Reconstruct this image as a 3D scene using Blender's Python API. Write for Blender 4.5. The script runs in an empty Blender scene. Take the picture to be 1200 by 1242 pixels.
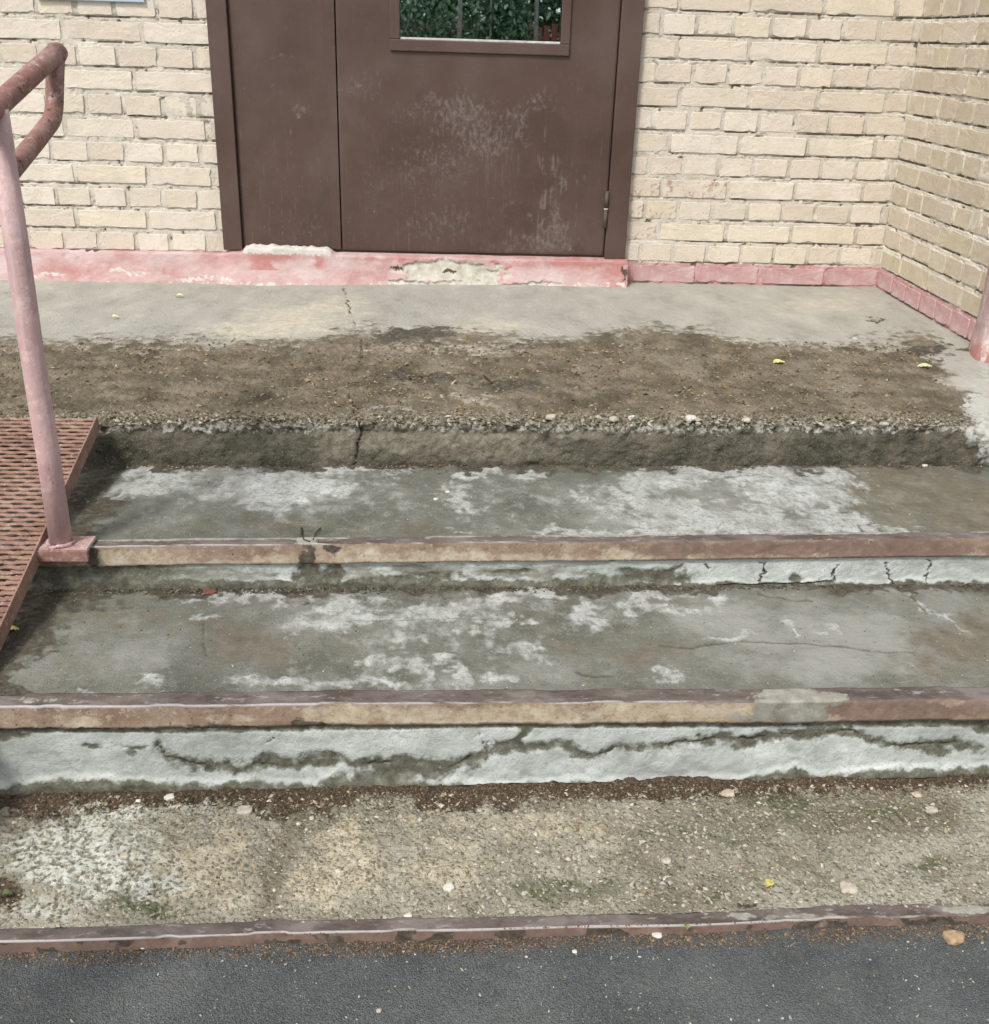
import bpy, math, random
import numpy as np
from mathutils import Matrix, Vector

# ------------------------------------------------------------------ camera, sky, sun, exposure
scene = bpy.context.scene
COL = scene.collection
CAM_POS = np.array([0.114127, -4.178422, 0.871134])
CAM_ROT = np.array([[0.9986228, -0.04377486, 0.02891836],      # right
                    [0.00852301, -0.408518, -0.91271047],      # down
                    [0.05176744, 0.91169995, -0.40758229]])    # forward
FOC = 1289.918                                                 # in pixels of a 1200 x 1242 picture
cam_data = bpy.data.cameras.new('camera')
cam = bpy.data.objects.new('camera', cam_data)
COL.objects.link(cam)
cam_data.sensor_fit = 'HORIZONTAL'
cam_data.sensor_width = 36.0
cam_data.lens = FOC / 1200 * 36.0
cam_data.clip_start = 0.05
cam_data.clip_end = 1500
r_, d_, f_ = CAM_ROT
cam.matrix_world = Matrix(((r_[0], -d_[0], -f_[0], CAM_POS[0]),
                           (r_[1], -d_[1], -f_[1], CAM_POS[1]),
                           (r_[2], -d_[2], -f_[2], CAM_POS[2]), (0, 0, 0, 1)))
scene.camera = cam

SUN_DIR = Vector((-0.42, -0.62, 0.95)).normalized()            # from the scene towards the sun
sun_elev = math.asin(SUN_DIR.z)
world = bpy.data.worlds.new('World')
scene.world = world
world.use_nodes = True
wn = world.node_tree
wn.nodes.clear()
sky = wn.nodes.new('ShaderNodeTexSky')
sky.sky_type = 'NISHITA'
sky.sun_disc = False
sky.sun_elevation = sun_elev
sky.sun_rotation = math.atan2(SUN_DIR.x, SUN_DIR.y)
sky.air_density = 1.0
sky.dust_density = 2.0
sky.ozone_density = 1.0
hsv = wn.nodes.new('ShaderNodeHueSaturation')                  # thin cloud: a whiter sky
hsv.inputs['Saturation'].default_value = 0.2
bg = wn.nodes.new('ShaderNodeBackground')
bg.inputs['Strength'].default_value = 0.13
wo = wn.nodes.new('ShaderNodeOutputWorld')
wn.links.new(sky.outputs[0], hsv.inputs['Color'])
wn.links.new(hsv.outputs[0], bg.inputs[0])
wn.links.new(bg.outputs[0], wo.inputs[0])
sun_data = bpy.data.lights.new('sun', 'SUN')
sun_data.energy = 1.5
sun_data.angle = math.radians(10)
sun_data.color = (1.0, 0.945, 0.865)
sun = bpy.data.objects.new('sun', sun_data)
COL.objects.link(sun)
sun.rotation_euler = SUN_DIR.to_track_quat('Z', 'Y').to_euler()
scene.view_settings.view_transform = 'Standard'
scene.view_settings.look = 'None'
scene.view_settings.gamma = 1.0
scene.view_settings.use_curve_mapping = False
scene.view_settings.exposure = 0.88

# ------------------------------------------------------------------ numeric helpers
rng = np.random.default_rng(7)
random.seed(7)


def project(p):
    """world points -> position in the 1200 x 1242 survey grid used to lay out stains and chips"""
    c = (p - CAM_POS) @ CAM_ROT.T
    return 600 + FOC * c[..., 0] / c[..., 2], 621 + FOC * c[..., 1] / c[..., 2]


def at(px, py, axis, d):
    """survey-grid position -> world point on the plane axis = d"""
    ray = CAM_ROT.T @ np.array([(px - 600) / FOC, (py - 621) / FOC, 1.0])
    t = (d - CAM_POS[axis]) / ray[axis]
    return CAM_POS + t * ray


def _hash(ix, iy, seed):
    h = (ix.astype(np.int64) * 374761393 + iy.astype(np.int64) * 668265263 + seed * 974711) & 0xffffffff
    h = ((h ^ (h >> 13)) * 1274126177) & 0xffffffff
    h = h ^ (h >> 16)
    return (h & 0xffff) / 65535.0


def vnoise(x, y, seed=0):
    ix, iy = np.floor(x), np.floor(y)
    fx, fy = x - ix, y - iy
    fx, fy = fx * fx * (3 - 2 * fx), fy * fy * (3 - 2 * fy)
    a, b = _hash(ix, iy, seed), _hash(ix + 1, iy, seed)
    c, d = _hash(ix, iy + 1, seed), _hash(ix + 1, iy + 1, seed)
    return (a + (b - a) * fx) * (1 - fy) + (c + (d - c) * fx) * fy


def fbm(x, y, octaves=4, seed=0, gain=0.5):
    s, amp, tot = 0.0, 1.0, 0.0
    for o in range(octaves):
        s = s + amp * vnoise(x * 2 ** o + 17.3 * o, y * 2 ** o - 9.1 * o, seed + o)
        tot += amp
        amp *= gain
    return s / tot                                            # 0..1, about 0.5


def cells(x, y, seed=0):
    """distance to the nearest jittered lattice point (0..~1) and that point's random number"""
    ix, iy = np.floor(x), np.floor(y)
    best = np.full(np.shape(x), 9.0)
    rid = np.zeros(np.shape(x))
    for dx in (-1, 0, 1):
        for dy in (-1, 0, 1):
            jx = ix + dx + _hash(ix + dx, iy + dy, seed)
            jy = iy + dy + _hash(ix + dx, iy + dy, seed + 5)
            d = np.hypot(x - jx, y - jy)
            m = d < best
            best = np.where(m, d, best)
            rid = np.where(m, _hash(ix + dx, iy + dy, seed + 9), rid)
    return best, rid


def sstep(a, b, x):
    t = np.clip((x - a) / (b - a), 0, 1)
    return t * t * (3 - 2 * t)


def blobs(u, v, lst):
    out = np.zeros(np.shape(u))
    for b in lst:
        cx, cy, rx, ry = b[:4]
        ang = math.radians(b[4]) if len(b) > 4 else 0.0
        gain = b[5] if len(b) > 5 else 1.0
        du, dv = u - cx, v - cy
        x = (du * math.cos(ang) + dv * math.sin(ang)) / rx
        y = (-du * math.sin(ang) + dv * math.cos(ang)) / ry
        out = np.maximum(out, gain * np.exp(-0.69 * (x * x + y * y)))
    return out


def warp(x, y, u, v, au, av, seed):
    """ragged, drifting outlines: shift the layout by noise of two sizes"""
    du = (fbm(x * 16, y * 16, 3, seed) - .5) * 2 + (fbm(x * 70, y * 70, 3, seed + 3) - .5)
    dv = (fbm(x * 16, y * 16, 3, seed + 7) - .5) * 2 + (fbm(x * 70, y * 70, 3, seed + 11) - .5)
    return u + au * du, v + av * dv


def line(u, v, pts, w):
    """1 on the polyline falling to 0.5 at half width w and 0 at width 2w"""
    best = np.full(np.shape(u), 1e9)
    for (x0, y0), (x1, y1) in zip(pts[:-1], pts[1:]):
        dx, dy = x1 - x0, y1 - y0
        t = np.clip(((u - x0) * dx + (v - y0) * dy) / (dx * dx + dy * dy), 0, 1)
        best = np.minimum(best, np.hypot(u - x0 - t * dx, v - y0 - t * dy))
    return np.clip(1 - best / (2.0 * w), 0, 1)


def axis_points(lo, hi, a, b, fine, coarse):
    """fine spacing inside a..b, growing spacing outside, from lo to hi"""
    pts = list(np.arange(a, b + fine * 0.5, fine))
    x, s = a, fine
    while x > lo:
        s = min(s * 1.35, coarse)
        x -= s
        pts.insert(0, max(x, lo))
    x, s = b, fine
    while x < hi:
        s = min(s * 1.35, coarse)
        x += s
        pts.append(min(x, hi))
    return np.array(sorted(set(np.round(pts, 5))))


# ------------------------------------------------------------------ object helpers
def tag(o, label=None, cat=None, group=None, kind=None):
    if label: o['label'] = label
    if cat: o['category'] = cat
    if group: o['group'] = group
    if kind: o['kind'] = kind
    return o


def empty(name, loc=(0, 0, 0)):
    o = bpy.data.objects.new(name, None)
    o.empty_display_size = 0.1
    o.location = loc
    COL.objects.link(o)
    return o


def link(name, me, mat=None, parent=None):
    o = bpy.data.objects.new(name, me)
    if mat is not None and len(me.materials) == 0:
        me.materials.append(mat)
    COL.objects.link(o)
    if parent is not None:
        o.parent = parent
        o.location = -Vector(world_loc(parent))
    return o


def world_loc(o):
    v = Vector(o.location)
    while o.parent is not None:
        o = o.parent
        v = v + Vector(o.location)
    return v


def np_mesh(name, verts, quads=None, tris=None, attrs=None, cols=None, smooth=True):
    me = bpy.data.meshes.new(name)
    verts = np.asarray(verts, dtype=np.float32).reshape(-1, 3)
    me.vertices.add(len(verts))
    me.vertices.foreach_set('co', verts.ravel())
    parts, sizes = [], []
    if quads is not None and len(quads):
        parts.append(np.asarray(quads, dtype=np.int32).ravel()); sizes.append(np.full(len(quads), 4))
    if tris is not None and len(tris):
        parts.append(np.asarray(tris, dtype=np.int32).ravel()); sizes.append(np.full(len(tris), 3))
    loops = np.concatenate(parts); sz = np.concatenate(sizes).astype(np.int32)
    me.loops.add(len(loops))
    me.loops.foreach_set('vertex_index', loops)
    me.polygons.add(len(sz))
    me.polygons.foreach_set('loop_start', np.concatenate([[0], np.cumsum(sz)[:-1]]).astype(np.int32))
    try:
        me.polygons.foreach_set('loop_total', sz)
    except Exception:
        pass
    me.update(calc_edges=True)
    me.polygons.foreach_set('use_smooth', np.full(len(sz), smooth, dtype=bool))
    for k, a in (attrs or {}).items():
        at_ = me.attributes.new(k, 'FLOAT', 'POINT')
        at_.data.foreach_set('value', np.asarray(a, dtype=np.float32).ravel())
    for k, a in (cols or {}).items():
        at_ = me.attributes.new(k, 'FLOAT_COLOR', 'POINT')
        c = np.asarray(a, dtype=np.float32).reshape(-1, 3)
        at_.data.foreach_set('color', np.hstack([c, np.ones((len(c), 1), np.float32)]).ravel())
    me.validate()
    return me


def grid(name, P, attrs, mat, parent, flip=False, keep=None, smooth=True):
    """P: rows x columns x 3"""
    ny, nx = P.shape[:2]
    idx = np.arange(ny * nx).reshape(ny, nx)
    q = np.stack([idx[:-1, :-1], idx[:-1, 1:], idx[1:, 1:], idx[1:, :-1]], -1)
    if flip:
        q = q[..., ::-1]
    q = q.reshape(-1, 4)
    if keep is not None:
        q = q[keep.ravel()]
    me = np_mesh(name, P.reshape(-1, 3), quads=q, attrs=attrs, smooth=smooth)
    return link(name, me, mat, parent)


def box_mesh(name, lo, hi, bevel=0.002):
    """box with chamfered edges"""
    lo, hi = np.array(lo, float), np.array(hi, float)
    b = min(bevel, 0.45 * float((hi - lo).min()))
    import bmesh
    bm = bmesh.new()
    bmesh.ops.create_cube(bm, size=1.0)
    for v in bm.verts:
        for k in range(3):
            v.co[k] = lo[k] if v.co[k] < 0 else hi[k]
    if b > 1e-5:
        bmesh.ops.bevel(bm, geom=list(bm.edges), offset=b, segments=2, affect='EDGES', profile=0.6)
    me = bpy.data.meshes.new(name)
    bm.to_mesh(me); bm.free()
    return me


def box(name, lo, hi, mat, parent=None, bevel=0.002):
    return link(name, box_mesh(name, lo, hi, bevel), mat, parent)


def tube_mesh(name, pts, rad, seg=20, caps=True, wob=0.0):
    pts = [Vector(p) for p in pts]
    rings = []
    ref = Vector((1, 0, 0))
    for i, p in enumerate(pts):
        if i == 0: t = (pts[1] - p).normalized()
        elif i == len(pts) - 1: t = (p - pts[i - 1]).normalized()
        else:
            t = ((p - pts[i - 1]).normalized() + (pts[i + 1] - p).normalized()).normalized()
        n = ref - t * ref.dot(t)
        if n.length < 1e-3:
            n = Vector((0, 1, 0)) - t * t.y
        n.normalize()
        b = t.cross(n)
        r = rad if not hasattr(rad, '__len__') else rad[i]
        rings.append([p + (n * math.cos(a) + b * math.sin(a)) * r * (1 + wob * (random.random() - .5))
                      for a in [2 * math.pi * k / seg for k in range(seg)]])
    verts = [v for ring in rings for v in ring]
    faces = []
    for i in range(len(rings) - 1):
        for k in range(seg):
            a, c = i * seg + k, i * seg + (k + 1) % seg
            faces.append((a, c, c + seg, a + seg))
    if caps:
        faces.append(tuple(range(seg))[::-1])
        faces.append(tuple(range((len(rings) - 1) * seg, len(rings) * seg)))
    me = bpy.data.meshes.new(name)
    me.from_pydata([tuple(v) for v in verts], [], faces)
    for p in me.polygons:
        p.use_smooth = len(p.vertices) == 4
    return me


# ------------------------------------------------------------------ material helpers
class Mat:
    def __init__(self, name):
        self.m = bpy.data.materials.new(name)
        self.m.use_nodes = True
        self.t = self.m.node_tree
        self.t.nodes.clear()
        self.out = self.t.nodes.new('ShaderNodeOutputMaterial')
        self.bsdf = self.t.nodes.new('ShaderNodeBsdfPrincipled')
        self.t.links.new(self.bsdf.outputs[0], self.out.inputs[0])
        self._co = None
        self.heights = []

    def set(self, sock, val):
        if hasattr(val, 'links'):
            self.t.links.new(val, sock)
        elif isinstance(val, (tuple, list)):
            sock.default_value = (*val, 1.0) if len(val) == 3 and len(sock.default_value) == 4 else val
        else:
            sock.default_value = val

    def co(self, scale=(1, 1, 1), per_object=False):
        tc = self.t.nodes.new('ShaderNodeTexCoord')
        mp = self.t.nodes.new('ShaderNodeMapping')
        mp.inputs['Scale'].default_value = scale
        src = tc.outputs['Object']
        if per_object:
            oi = self.t.nodes.new('ShaderNodeObjectInfo')
            ad = self.t.nodes.new('ShaderNodeVectorMath'); ad.operation = 'MULTIPLY_ADD'
            cb = self.t.nodes.new('ShaderNodeCombineXYZ')
            for k in range(3): self.t.links.new(oi.outputs['Random'], cb.inputs[k])
            self.t.links.new(cb.outputs[0], ad.inputs[0])
            ad.inputs[1].default_value = (37.0, 53.0, 71.0)
            self.t.links.new(src, ad.inputs[2])
            src = ad.outputs[0]
        self.t.links.new(src, mp.inputs[0])
        return mp.outputs[0]

    def rand(self):
        return self.t.nodes.new('ShaderNodeObjectInfo').outputs['Random']

    def noise(self, scale, detail=4, rough=0.55, dist=0.0, aniso=(1, 1, 1), po=False):
        n = self.t.nodes.new('ShaderNodeTexNoise')
        n.inputs['Scale'].default_value = scale
        n.inputs['Detail'].default_value = min(detail, max(1.0, math.log2(1500 / scale)))
        n.inputs['Roughness'].default_value = rough
        n.inputs['Distortion'].default_value = dist
        self.t.links.new(self.co(aniso, po), n.inputs['Vector'])
        return n.outputs[0]

    def vor(self, scale, out='Distance', feature='F1', aniso=(1, 1, 1), po=False, rand=1.0):
        n = self.t.nodes.new('ShaderNodeTexVoronoi')
        n.feature = feature
        n.inputs['Scale'].default_value = scale
        n.inputs['Randomness'].default_value = rand
        self.t.links.new(self.co(aniso, po), n.inputs['Vector'])
        return n.outputs[out]

    def attr(self, name, what='Fac'):
        n = self.t.nodes.new('ShaderNodeAttribute')
        n.attribute_name = name
        return n.outputs[what]

    def math(self, op, a, b=0.0, c=0.0, clamp=False):
        n = self.t.nodes.new('ShaderNodeMath'); n.operation = op; n.use_clamp = clamp
        for k, v in enumerate((a, b, c)):
            self.set(n.inputs[k], v)
        return n.outputs[0]

    def remap(self, v, a, b, lo=0.0, hi=1.0):
        n = self.t.nodes.new('ShaderNodeMapRange')
        n.interpolation_type = 'SMOOTHSTEP'
        self.set(n.inputs['Value'], v)
        n.inputs['From Min'].default_value = a; n.inputs['From Max'].default_value = b
        n.inputs['To Min'].default_value = lo; n.inputs['To Max'].default_value = hi
        return n.outputs['Result']

    def mix(self, fac, a, b, mode='MIX'):
        n = self.t.nodes.new('ShaderNodeMix'); n.data_type = 'RGBA'; n.blend_type = mode
        self.set(n.inputs[0], fac); self.set(n.inputs[6], a); self.set(n.inputs[7], b)
        return n.outputs[2]

    def layer(self, under, attr, col, scale=40, amp=0.6, soft=0.12, aniso=(1, 1, 1), detail=6, level=0.5, opacity=1.0):
        """lay a colour over `under` where the vertex mask, broken up by fine noise, passes a threshold"""
        a = self.attr(attr)
        damp = self.math('MULTIPLY', self.remap(a, 0.03, 0.45), amp * 4.0)
        v = self.math('MULTIPLY_ADD', self.math('SUBTRACT', self.noise(scale, detail, 0.68, aniso=aniso), 0.5), damp, a)
        f = self.remap(v, level - soft, level + soft, 0.0, opacity)
        return self.mix(f, under, col), f

    def bump(self, h, dist, strength=1.0):
        n = self.t.nodes.new('ShaderNodeBump')
        n.inputs['Strength'].default_value = strength
        n.inputs['Distance'].default_value = dist
        self.set(n.inputs['Height'], h)
        if self.heights:
            self.t.links.new(self.heights[-1], n.inputs['Normal'])
        self.heights.append(n.outputs[0])

    def done(self, col, rough=0.85, spec=0.3, metal=0.0):
        self.set(self.bsdf.inputs['Base Color'], col)
        self.set(self.bsdf.inputs['Roughness'], rough)
        self.set(self.bsdf.inputs['Metallic'], metal)
        self.bsdf.inputs['Specular IOR Level'].default_value = spec
        if self.heights:
            self.t.links.new(self.heights[-1], self.bsdf.inputs['Normal'])
        return self.m


def mix3(m, n, a, b, c, lo=0.35, mid=0.5, hi=0.65):
    x = m.mix(m.remap(n, lo, mid), a, b)
    return m.mix(m.remap(n, mid, hi), x, c)


# ---- brick
def brick_material(name, c1, c2, c3, grime, tint=None):
    m = Mat(name)
    r = m.rand()
    base = mix3(m, r, c1, c2, c3, 0.1, 0.55, 0.95)
    base = m.mix(m.math('MULTIPLY', m.remap(m.math('FRACT', m.math('MULTIPLY', r, 7.31)), 0.55, 1.0), 0.35), base, grime)
    base = m.mix(m.math('MULTIPLY', m.remap(m.noise(11, 5, 0.6, po=True), 0.42, 0.72), 0.5), base, grime)
    base = m.mix(m.math('MULTIPLY', m.remap(m.noise(45, 6, 0.7, po=True), 0.5, 0.75), 0.35), base, (0.74, 0.70, 0.61))
    base = m.mix(m.remap(m.noise(150, 3, 0.6, po=True), 0.66, 0.74), base, (0.22, 0.19, 0.15))
    if tint:
        base = m.mix(m.math('MULTIPLY', m.remap(m.noise(26, 6, 0.7), 0.52, 0.60), .75), base, tint)
        base = m.mix(m.remap(m.noise(33, 6, 0.7, aniso=(1, 1, 1.5)), 0.56, 0.62), base, (0.62, 0.58, 0.50))
    base = m.mix(m.math('MULTIPLY', m.remap(m.noise(2.2, 4, 0.6), 0.5, 0.68), 0.3), base, (0.50, 0.45, 0.36))
    tc = m.t.nodes.new('ShaderNodeTexCoord'); sx = m.t.nodes.new('ShaderNodeSeparateXYZ')
    m.t.links.new(tc.outputs['Object'], sx.inputs[0])
    rim = m.remap(m.math('ABSOLUTE', sx.outputs[2]), 0.012, 0.034)
    smear = m.math('MULTIPLY', rim, m.remap(m.noise(24, 6, 0.7, po=True), 0.50, 0.60))
    base = m.mix(m.math('MULTIPLY', smear, 0.8), base, (0.56, 0.52, 0.45))
    m.bump(m.noise(60, 6, 0.7, po=True), 0.004, 0.8)
    m.bump(m.noise(380, 3, 0.7, po=True), 0.0015, 0.9)
    return m.done(base, 0.9, 0.2)


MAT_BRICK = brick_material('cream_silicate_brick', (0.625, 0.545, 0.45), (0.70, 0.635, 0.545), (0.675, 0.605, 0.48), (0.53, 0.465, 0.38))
MAT_BRICK_SIDE = brick_material('darker_cream_brick', (0.50, 0.425, 0.325), (0.58, 0.50, 0.40), (0.53, 0.465, 0.335), (0.40, 0.34, 0.255))  # darker, yellower copy of the wall brick

MAT_BRICK_SMEAR = brick_material('paint_smeared_brick', (0.60, 0.52, 0.42), (0.66, 0.59, 0.49), (0.62, 0.55, 0.42), (0.46, 0.39, 0.32), tint=(0.34, 0.21, 0.16))


def pink_brick_material():
    m = Mat('pink_painted_brick')
    n = m.noise(14, 5, 0.6)
    c = mix3(m, n, (0.42, 0.25, 0.245), (0.48, 0.31, 0.305), (0.53, 0.39, 0.385), .36, .5, .64)
    c = m.mix(m.remap(m.noise(60, 6, 0.7), 0.60, 0.70), c, (0.62, 0.47, 0.44))
    c = m.mix(m.remap(m.noise(30, 6, 0.7), 0.66, 0.74), c, (0.36, 0.11, 0.10))
    m.bump(m.noise(70, 6, 0.7), 0.003, 0.7)
    return m.done(c, 0.75, 0.3)


MAT_PINK_BRICK = pink_brick_material()


def mortar_material(name, c1, c2, c3):
    m = Mat(name)
    c = mix3(m, m.noise(9, 5, 0.65), c1, c2, c3)
    c = m.mix(m.remap(m.noise(90, 5, 0.7), 0.56, 0.72), c, (0.25, 0.22, 0.17))
    c, _ = m.layer(c, 'pink', mix3(m, m.noise(25, 5, 0.6), (0.46, 0.24, 0.24), (0.52, 0.30, 0.30), (0.58, 0.40, 0.39)), 60, 0.2, 0.1)
    c, _ = m.layer(c, 'gap', (0.24, 0.21, 0.165), 60, 0.25, 0.2)
    m.bump(m.noise(140, 6, 0.75), 0.004, 0.9)
    return m.done(c, 0.95, 0.15)


MAT_MORTAR = mortar_material('wall_mortar', (0.49, 0.45, 0.38), (0.57, 0.525, 0.45), (0.64, 0.60, 0.53))
MAT_MORTAR_SIDE = mortar_material('side_wall_mortar', (0.50, 0.46, 0.37), (0.63, 0.58, 0.49), (0.74, 0.70, 0.62))


# ---- plaster plinth
def plinth_material():
    m = Mat('pink_plaster')
    c = mix3(m, m.noise(6, 5, 0.6, aniso=(1, 1, 2)), (0.42, 0.25, 0.24), (0.48, 0.335, 0.325), (0.52, 0.415, 0.405), 0.36, 0.5, 0.64)
    c = m.mix(m.math('MULTIPLY', m.remap(m.noise(12, 6, 0.7), 0.54, 0.66), 0.5), c, (0.42, 0.37, 0.32))
    c = m.mix(m.remap(m.noise(26, 7, 0.7, aniso=(1, 1, 2.5)), 0.56, 0.66), c, (0.47, 0.285, 0.27))
    c, _ = m.layer(c, 'red', (0.38, 0.15, 0.13), 30, 0.4, 0.4, opacity=.75)
    c, _ = m.layer(c, 'bare', mix3(m, m.noise(30, 6, 0.65), (0.36, 0.335, 0.27), (0.46, 0.44, 0.37), (0.55, 0.54, 0.48)), 35, 0.28, 0.07)
    c, _ = m.layer(c, 'white', (0.56, 0.55, 0.51), 60, 0.4, 0.15, opacity=.85)
    c, _ = m.layer(c, 'dark', (0.10, 0.06, 0.05), 80, 0.3, 0.1)
    m.bump(m.noise(35, 7, 0.65), 0.006, 0.7)
    m.bump(m.noise(220, 4, 0.7), 0.0015, 0.7)
    return m.done(c, 0.8, 0.25)


MAT_PLINTH = plinth_material()


# ---- concrete surfaces
def landing_material():
    m = Mat('landing_concrete')
    c = mix3(m, m.noise(8, 8, 0.68, aniso=(1, 0.55, 1)), (0.33, 0.322, 0.282), (0.40, 0.392, 0.345), (0.47, 0.462, 0.41), 0.34, 0.5, 0.66)
    c = m.mix(m.math('MULTIPLY', m.remap(m.noise(60, 7, 0.75), 0.5, 0.7), 0.6), c, (0.40, 0.39, 0.35))
    c = m.mix(m.remap(m.noise(40, 8, 0.78, aniso=(0.8, 0.6, 1)), 0.63, 0.70), c, (0.17, 0.155, 0.125))
    c, _ = m.layer(c, 'pale', mix3(m, m.noise(40, 6, 0.65), (0.47, 0.43, 0.34), (0.56, 0.52, 0.42), (0.62, 0.59, 0.50)), 18, 0.3, 0.4)  # pale concrete, also carries the painted sun dapple
    earth = mix3(m, m.noise(10, 6, 0.6), (0.118, 0.101, 0.070), (0.170, 0.145, 0.101), (0.235, 0.203, 0.148), 0.38, 0.5, 0.62)
    earth = m.mix(m.remap(m.vor(260, 'Distance'), 0.0, 0.42, 0.55, 0.0), earth, (0.30, 0.25, 0.18))
    earth = m.mix(m.remap(m.noise(200, 4, 0.8), 0.56, 0.68), earth, (0.06, 0.047, 0.034))
    earth = m.mix(m.remap(m.noise(120, 3, 0.7), 0.66, 0.72), earth, (0.36, 0.27, 0.14))
    earth = m.mix(m.math('MULTIPLY', m.remap(m.noise(4.5, 5, 0.65, aniso=(1, 0.7, 1)), 0.5, 0.62), 0.55), earth, (0.26, 0.23, 0.175))
    earth = m.mix(m.math('MULTIPLY', m.remap(m.noise(6, 5, 0.65, aniso=(1, 0.7, 1)), 0.53, 0.64), 0.6), earth, (0.085, 0.072, 0.05))
    c, fd = m.layer(c, 'dirt', earth, 24, 0.5, 0.30, detail=8)
    c, _ = m.layer(c, 'damp', mix3(m, m.noise(60, 5, 0.7), (0.07, 0.062, 0.047), (0.10, 0.088, 0.068), (0.14, 0.125, 0.10)), 40, 0.35, 0.18)
    c, _ = m.layer(c, 'rubble', mix3(m, m.noise(110, 5, 0.7), (0.10, 0.088, 0.064), (0.20, 0.178, 0.135), (0.37, 0.34, 0.28), 0.40, 0.5, 0.62), 60, 0.5, 0.25)
    face = mix3(m, m.noise(13, 7, 0.68), (0.060, 0.056, 0.042), (0.105, 0.097, 0.074), (0.175, 0.156, 0.118), 0.38, 0.5, 0.64)
    face = m.mix(m.math('MULTIPLY', m.remap(m.noise(90, 5, 0.8), 0.5, 0.66), .6), face, (0.15, 0.135, 0.10))
    face = m.mix(m.remap(m.noise(210, 4, 0.8), 0.57, 0.66), face, (0.21, 0.19, 0.15))
    face = m.mix(m.remap(m.noise(170, 4, 0.8), 0.58, 0.66), face, (0.035, 0.032, 0.024))
    c, _ = m.layer(c, 'face', face, 60, 0.4, 0.12)
    c, _ = m.layer(c, 'facepale', mix3(m, m.noise(40, 6, 0.7), (0.15, 0.133, 0.10), (0.21, 0.19, 0.145), (0.27, 0.25, 0.20)), 25, 0.35, 0.25)
    c, _ = m.layer(c, 'lime', (0.50, 0.50, 0.46), 45, 0.4, 0.16)
    c, _ = m.layer(c, 'crack', (0.045, 0.04, 0.03), 60, 0.3, 0.3, opacity=.85)
    m.bump(m.noise(60, 8, 0.75), 0.008, 0.8)
    m.bump(m.noise(260, 5, 0.8), 0.004, 1.0)
    return m.done(c, 0.95, 0.15)


MAT_LANDING = landing_material()


def tread_material(name, warm):
    m = Mat(name)
    a, b, d = ((0.094, 0.098, 0.077), (0.128, 0.134, 0.110), (0.178, 0.185, 0.160))
    if warm:
        a, b, d = ((0.106, 0.109, 0.086), (0.148, 0.151, 0.125), (0.208, 0.212, 0.186))
    c = mix3(m, m.noise(7, 8, 0.66, aniso=(1, 0.8, 1)), a, b, d, 0.36, 0.5, 0.64)
    c = m.mix(m.math('MULTIPLY', m.remap(m.noise(48, 8, 0.75, aniso=(0.8, 1.2, 1)), 0.50, 0.70), 0.5), c, (0.26, 0.26, 0.235))
    c = m.mix(m.remap(m.noise(230, 3, 0.8), 0.60, 0.70), c, (0.30, 0.295, 0.265))
    c = m.mix(m.remap(m.noise(190, 3, 0.8, aniso=(1.3, 1, 1)), 0.60, 0.70), c, (0.07, 0.066, 0.05))
    c = m.mix(m.math('MULTIPLY', m.remap(m.noise(16, 7, 0.7), 0.52, 0.72), 0.5), c, (0.15, 0.122, 0.088))
    c, _ = m.layer(c, 'light', (0.29, 0.292, 0.262), 9, 0.35, 0.4, aniso=(1, 1.5, 1), opacity=.85)  # lighter tone; on the middle tread it paints dappled light
    c, _ = m.layer(c, 'brown', mix3(m, m.noise(22, 6, 0.65, aniso=(1, 0.9, 1)), (0.115, 0.098, 0.068), (0.15, 0.128, 0.092), (0.20, 0.175, 0.135)), 20, 0.4, 0.3, aniso=(1, 0.7, 1), opacity=.85)
    white = mix3(m, m.noise(22, 7, 0.7, aniso=(1, 0.6, 1)), (0.33, 0.335, 0.31), (0.42, 0.435, 0.415), (0.53, 0.55, 0.535), .36, .5, .64)
    c, fw = m.layer(c, 'white', white, 34, 0.60, 0.36, aniso=(1, 0.6, 1), detail=8, opacity=.85)
    c = m.mix(m.math('MULTIPLY', m.math('MULTIPLY', fw, m.remap(m.noise(85, 6, 0.75), 0.52, 0.60)), 0.75), c, (0.19, 0.19, 0.165))
    c, _ = m.layer(c, 'thin', white, 30, 0.62, 0.34, aniso=(1, 0.6, 1), detail=8, level=0.80, opacity=.5)
    c, _ = m.layer(c, 'dark', mix3(m, m.noise(90, 5, 0.75), (0.045, 0.040, 0.029), (0.075, 0.066, 0.048), (0.13, 0.115, 0.088)), 45, 0.45, 0.2)  # dirt, plus the shadow painted beside the ramp
    c, _ = m.layer(c, 'crack', (0.06, 0.054, 0.042), 50, 0.22, 0.35, opacity=.8)
    m.bump(m.noise(40, 8, 0.72, aniso=(0.8, 1.2, 1)), 0.006, 0.7)
    m.bump(m.noise(260, 5, 0.8), 0.0025, 0.9)
    m.bump(fw, 0.0005, 0.5)
    return m.done(c, 0.85, 0.25)


MAT_TREAD_A = tread_material('worn_grey_concrete', False)
MAT_TREAD_B = tread_material('worn_warm_grey_concrete', True)


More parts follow.
